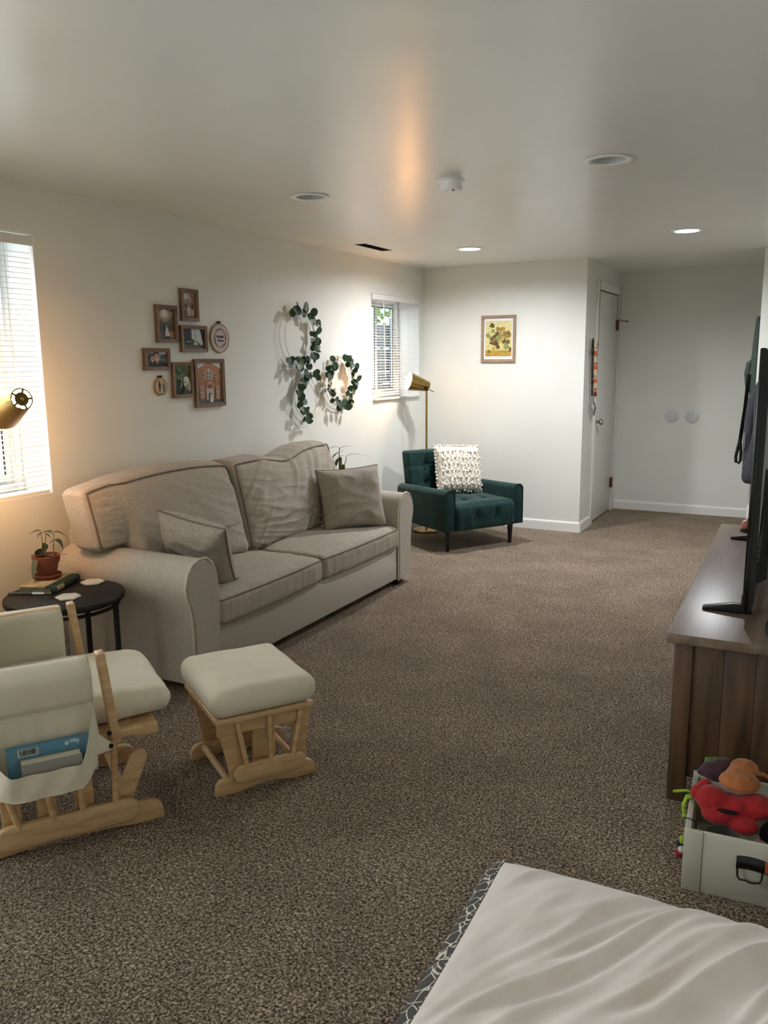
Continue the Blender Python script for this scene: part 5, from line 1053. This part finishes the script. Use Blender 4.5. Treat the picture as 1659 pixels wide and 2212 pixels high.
bc = thing('elastic_string', 'thin black string draped over the crate corner', 'string', tuple(CM @ Vector((0, .03, .18)))); MB().tube([(.026, .04, -.025), (.024, .036, -.001), (.010, .036, .004), (-.006, .042, .002), (-.014, .06, -.015), (-.016, .1, -.06)], .002, 6).build('strand', blackwood, bc, smooth=True)
fx = thing('fox_plush_toy', 'orange and white fluffy plush hanging over the crate front', 'dog toy', tuple(CM @ Vector((.245, -.036, .14))), BR, 'dog toys in the crate'); wh = M('white_fluff', '#cfc8bd', '#b3aba0', scale=40, rough=.95, bump=.8, bscale=120, bdist=.006); orr = M('rust_fluff', '#9a3c14', '#7d2c0c', scale=40, rough=.95, bump=.8, bscale=120, bdist=.006)
for pn, mat, balls in (('face', wh, [((0, 0, -.03), .026, (.9, .6, 1.3)), ((.03, 0, -.02), .035, (1, .6, 1.2)), ((.01, 0, -.055), .018, (.8, .6, 1.3))]), ('fur', orr, [((-.008, -.002, .012), .020, (1.4, .7, .7)), ((.03, .004, .03), .022, (1.4, .8, .9)), ((.055, .012, .05), .026, (1.3, 1, 1)), ((-.024, -.002, -.004), .012, (.9, .7, 1.2))]), ('eye', blackwood, [((.028, -.022, -.004), .008, (1, .7, 1))])):
    o = blob(MB(), balls).build(pn, mat, fx, smooth='all')
fl = thing('small_rope_end', 'red and white frayed toy end lying behind the crate side', 'dog toy', tuple(CM @ Vector((-.018, .16, .0))), BR); MB().ball((0, 0, .014), .013).build('red_fray', M('red_cotton', '#a01c20', rough=.9), fl, smooth=True); MB().ball((.006, -.004, .028), .011).build('white_fray', M('white_cotton', '#c9c6c0', rough=.9), fl, smooth=True); MB().ball((.0, .01, .036), .011).build('blue_fray', M('navy_cotton', '#1a2036', rough=.9), fl, smooth=True); MB().ball((.006, .0, .058), .009, 8, (1, 1, 1.6)).build('green_fray', rm_, fl, smooth=True)

# ------------------------------------------------------------------ dog bed
def lattice_material():
    m = bpy.data.materials.new('grey_lattice_fabric'); m.use_nodes = True; N = m.node_tree.nodes; L = m.node_tree.links; b = N['Principled BSDF']; b.inputs['Roughness'].default_value = .85
    tc = N.new('ShaderNodeTexCoord'); n = N.new('ShaderNodeTexNoise'); n.inputs['Scale'].default_value = 9; L.new(tc.outputs['Object'], n.inputs['Vector']); ad = N.new('ShaderNodeMixRGB'); ad.inputs[0].default_value = .04; L.new(tc.outputs['Object'], ad.inputs[1]); L.new(n.outputs['Color'], ad.inputs[2])
    v = N.new('ShaderNodeTexVoronoi'); v.feature = 'DISTANCE_TO_EDGE'; v.inputs['Scale'].default_value = 29; v.inputs['Randomness'].default_value = .6; L.new(ad.outputs[0], v.inputs['Vector'])
    r = N.new('ShaderNodeValToRGB'); r.color_ramp.elements[0].position = .03; r.color_ramp.elements[1].position = .05; r.color_ramp.elements[0].color = (*lin('#d5cfbd'), 1); r.color_ramp.elements[1].color = (*lin('#4b4846'), 1); L.new(v.outputs['Distance'], r.inputs[0]); L.new(r.outputs[0], b.inputs['Base Color']); return m
lat = lattice_material()
def dog_bed():
    x0, x1, y0, y1 = 2.585, 3.57, .75, 2.045; t = thing('dog_bed', 'large off-white plush dog bed with grey lattice sides', 'dog bed', ((x0 + x1) / 2, (y0 + y1) / 2, 0)); W, D = x1 - x0, y1 - y0
    def edge(a, b):           # plan outline: sides bow in slightly between the corners
        return ((x0 + x1) / 2 + a * W / 2 * (1 - .045 * (1 - b * b) * a * a), (y0 + y1) / 2 + b * D / 2 * (1 - .008 * (1 - a * a) * b * b))
    def fan(x, y):
        g = Vector((x, y, 0)); c = (x * .84 - y * .54) + .05 * noise.noise(g * 2.5); l = x * .54 + y * .84
        n1 = noise.noise(Vector((c * 7.5, l * 1.3, 3.3))); n2 = noise.noise(Vector((c * 15, l * 2.0, 7.7)))
        return .036 * math.exp(-(n1 * 4.2) ** 2) + .013 * math.exp(-(n2 * 4.2) ** 2)
    def hz(a, b):             # height of the top surface
        e = max(0, (1 - a ** 4) * (1 - b ** 4)); return .085 + .075 * e ** .45 + .03 * sstep(0, 1, e) * math.sin(a * 2.2 + 1.2)
    n = 200; vs = []; fs = []
    for i in range(n + 1):
        for j in range(n + 1):
            a = math.sin(pi / 2 * (-1 + 2 * i / n)) * .5 + .5 * (-1 + 2 * i / n); b = math.sin(pi / 2 * (-1 + 2 * j / n)) * .5 + .5 * (-1 + 2 * j / n); x, y = edge(a, b); e = (1 - abs(a) ** 8) * (1 - abs(b) ** 8)
            # folds fan out from the far-left corner across the bed
            g = Vector((x, y, 0)); d = Vector((x - 2.2, y - 2.7, 0)); ang = math.atan2(d.y, d.x); rad = d.length
            fold = fan(x, y) - .012
            dip = -.030 * math.exp(-(((x - 3.0) / .16) ** 2 + ((y - 1.62) / .3) ** 2)) + .03 * math.exp(-(((x - 3.25) / .2) ** 2 + ((y - 1.6) / .3) ** 2))
            vs.append((x, y, hz(a, b) + (fold + dip) * min(1, e * 1.0) ** 1.5))
    for i in range(n):
        for j in range(n): fs.append((i * (n + 1) + j, (i + 1) * (n + 1) + j, (i + 1) * (n + 1) + j + 1, i * (n + 1) + j + 1))
    MB().add(vs, fs).build('top_cover', bed_m, t, world=True, smooth='all')
    path = rect_path(40); b = MB(); k = len(path); prof = [(0, .085), (.025, .078), (.046, .062), (.056, .042), (.050, .018), (.02, .003), (-.02, .002)]; vs = []
    for a, c in path:
        x, y = edge(a, c); cx, cy = (x0 + x1) / 2, (y0 + y1) / 2; nx = a if abs(a) >= .999 else 0; ny = c if abs(c) >= .999 else 0; ln = math.hypot(nx, ny) or 1
        for o, z in prof: vs.append((x + nx / ln * o, y + ny / ln * o, z))
    p = len(prof); fs = [(i * p + j, ((i + 1) % k) * p + j, ((i + 1) % k) * p + j + 1, i * p + j + 1) for i in range(k) for j in range(p - 1)]
    b.add(vs, fs).build('side_band', lat, t, world=True, smooth='all')
    MB().tube([(*edge(a, c), .087) for a, c in path], .006, 8, closed=True).build('welt', lat, t, world=True, smooth=True)
dog_bed()
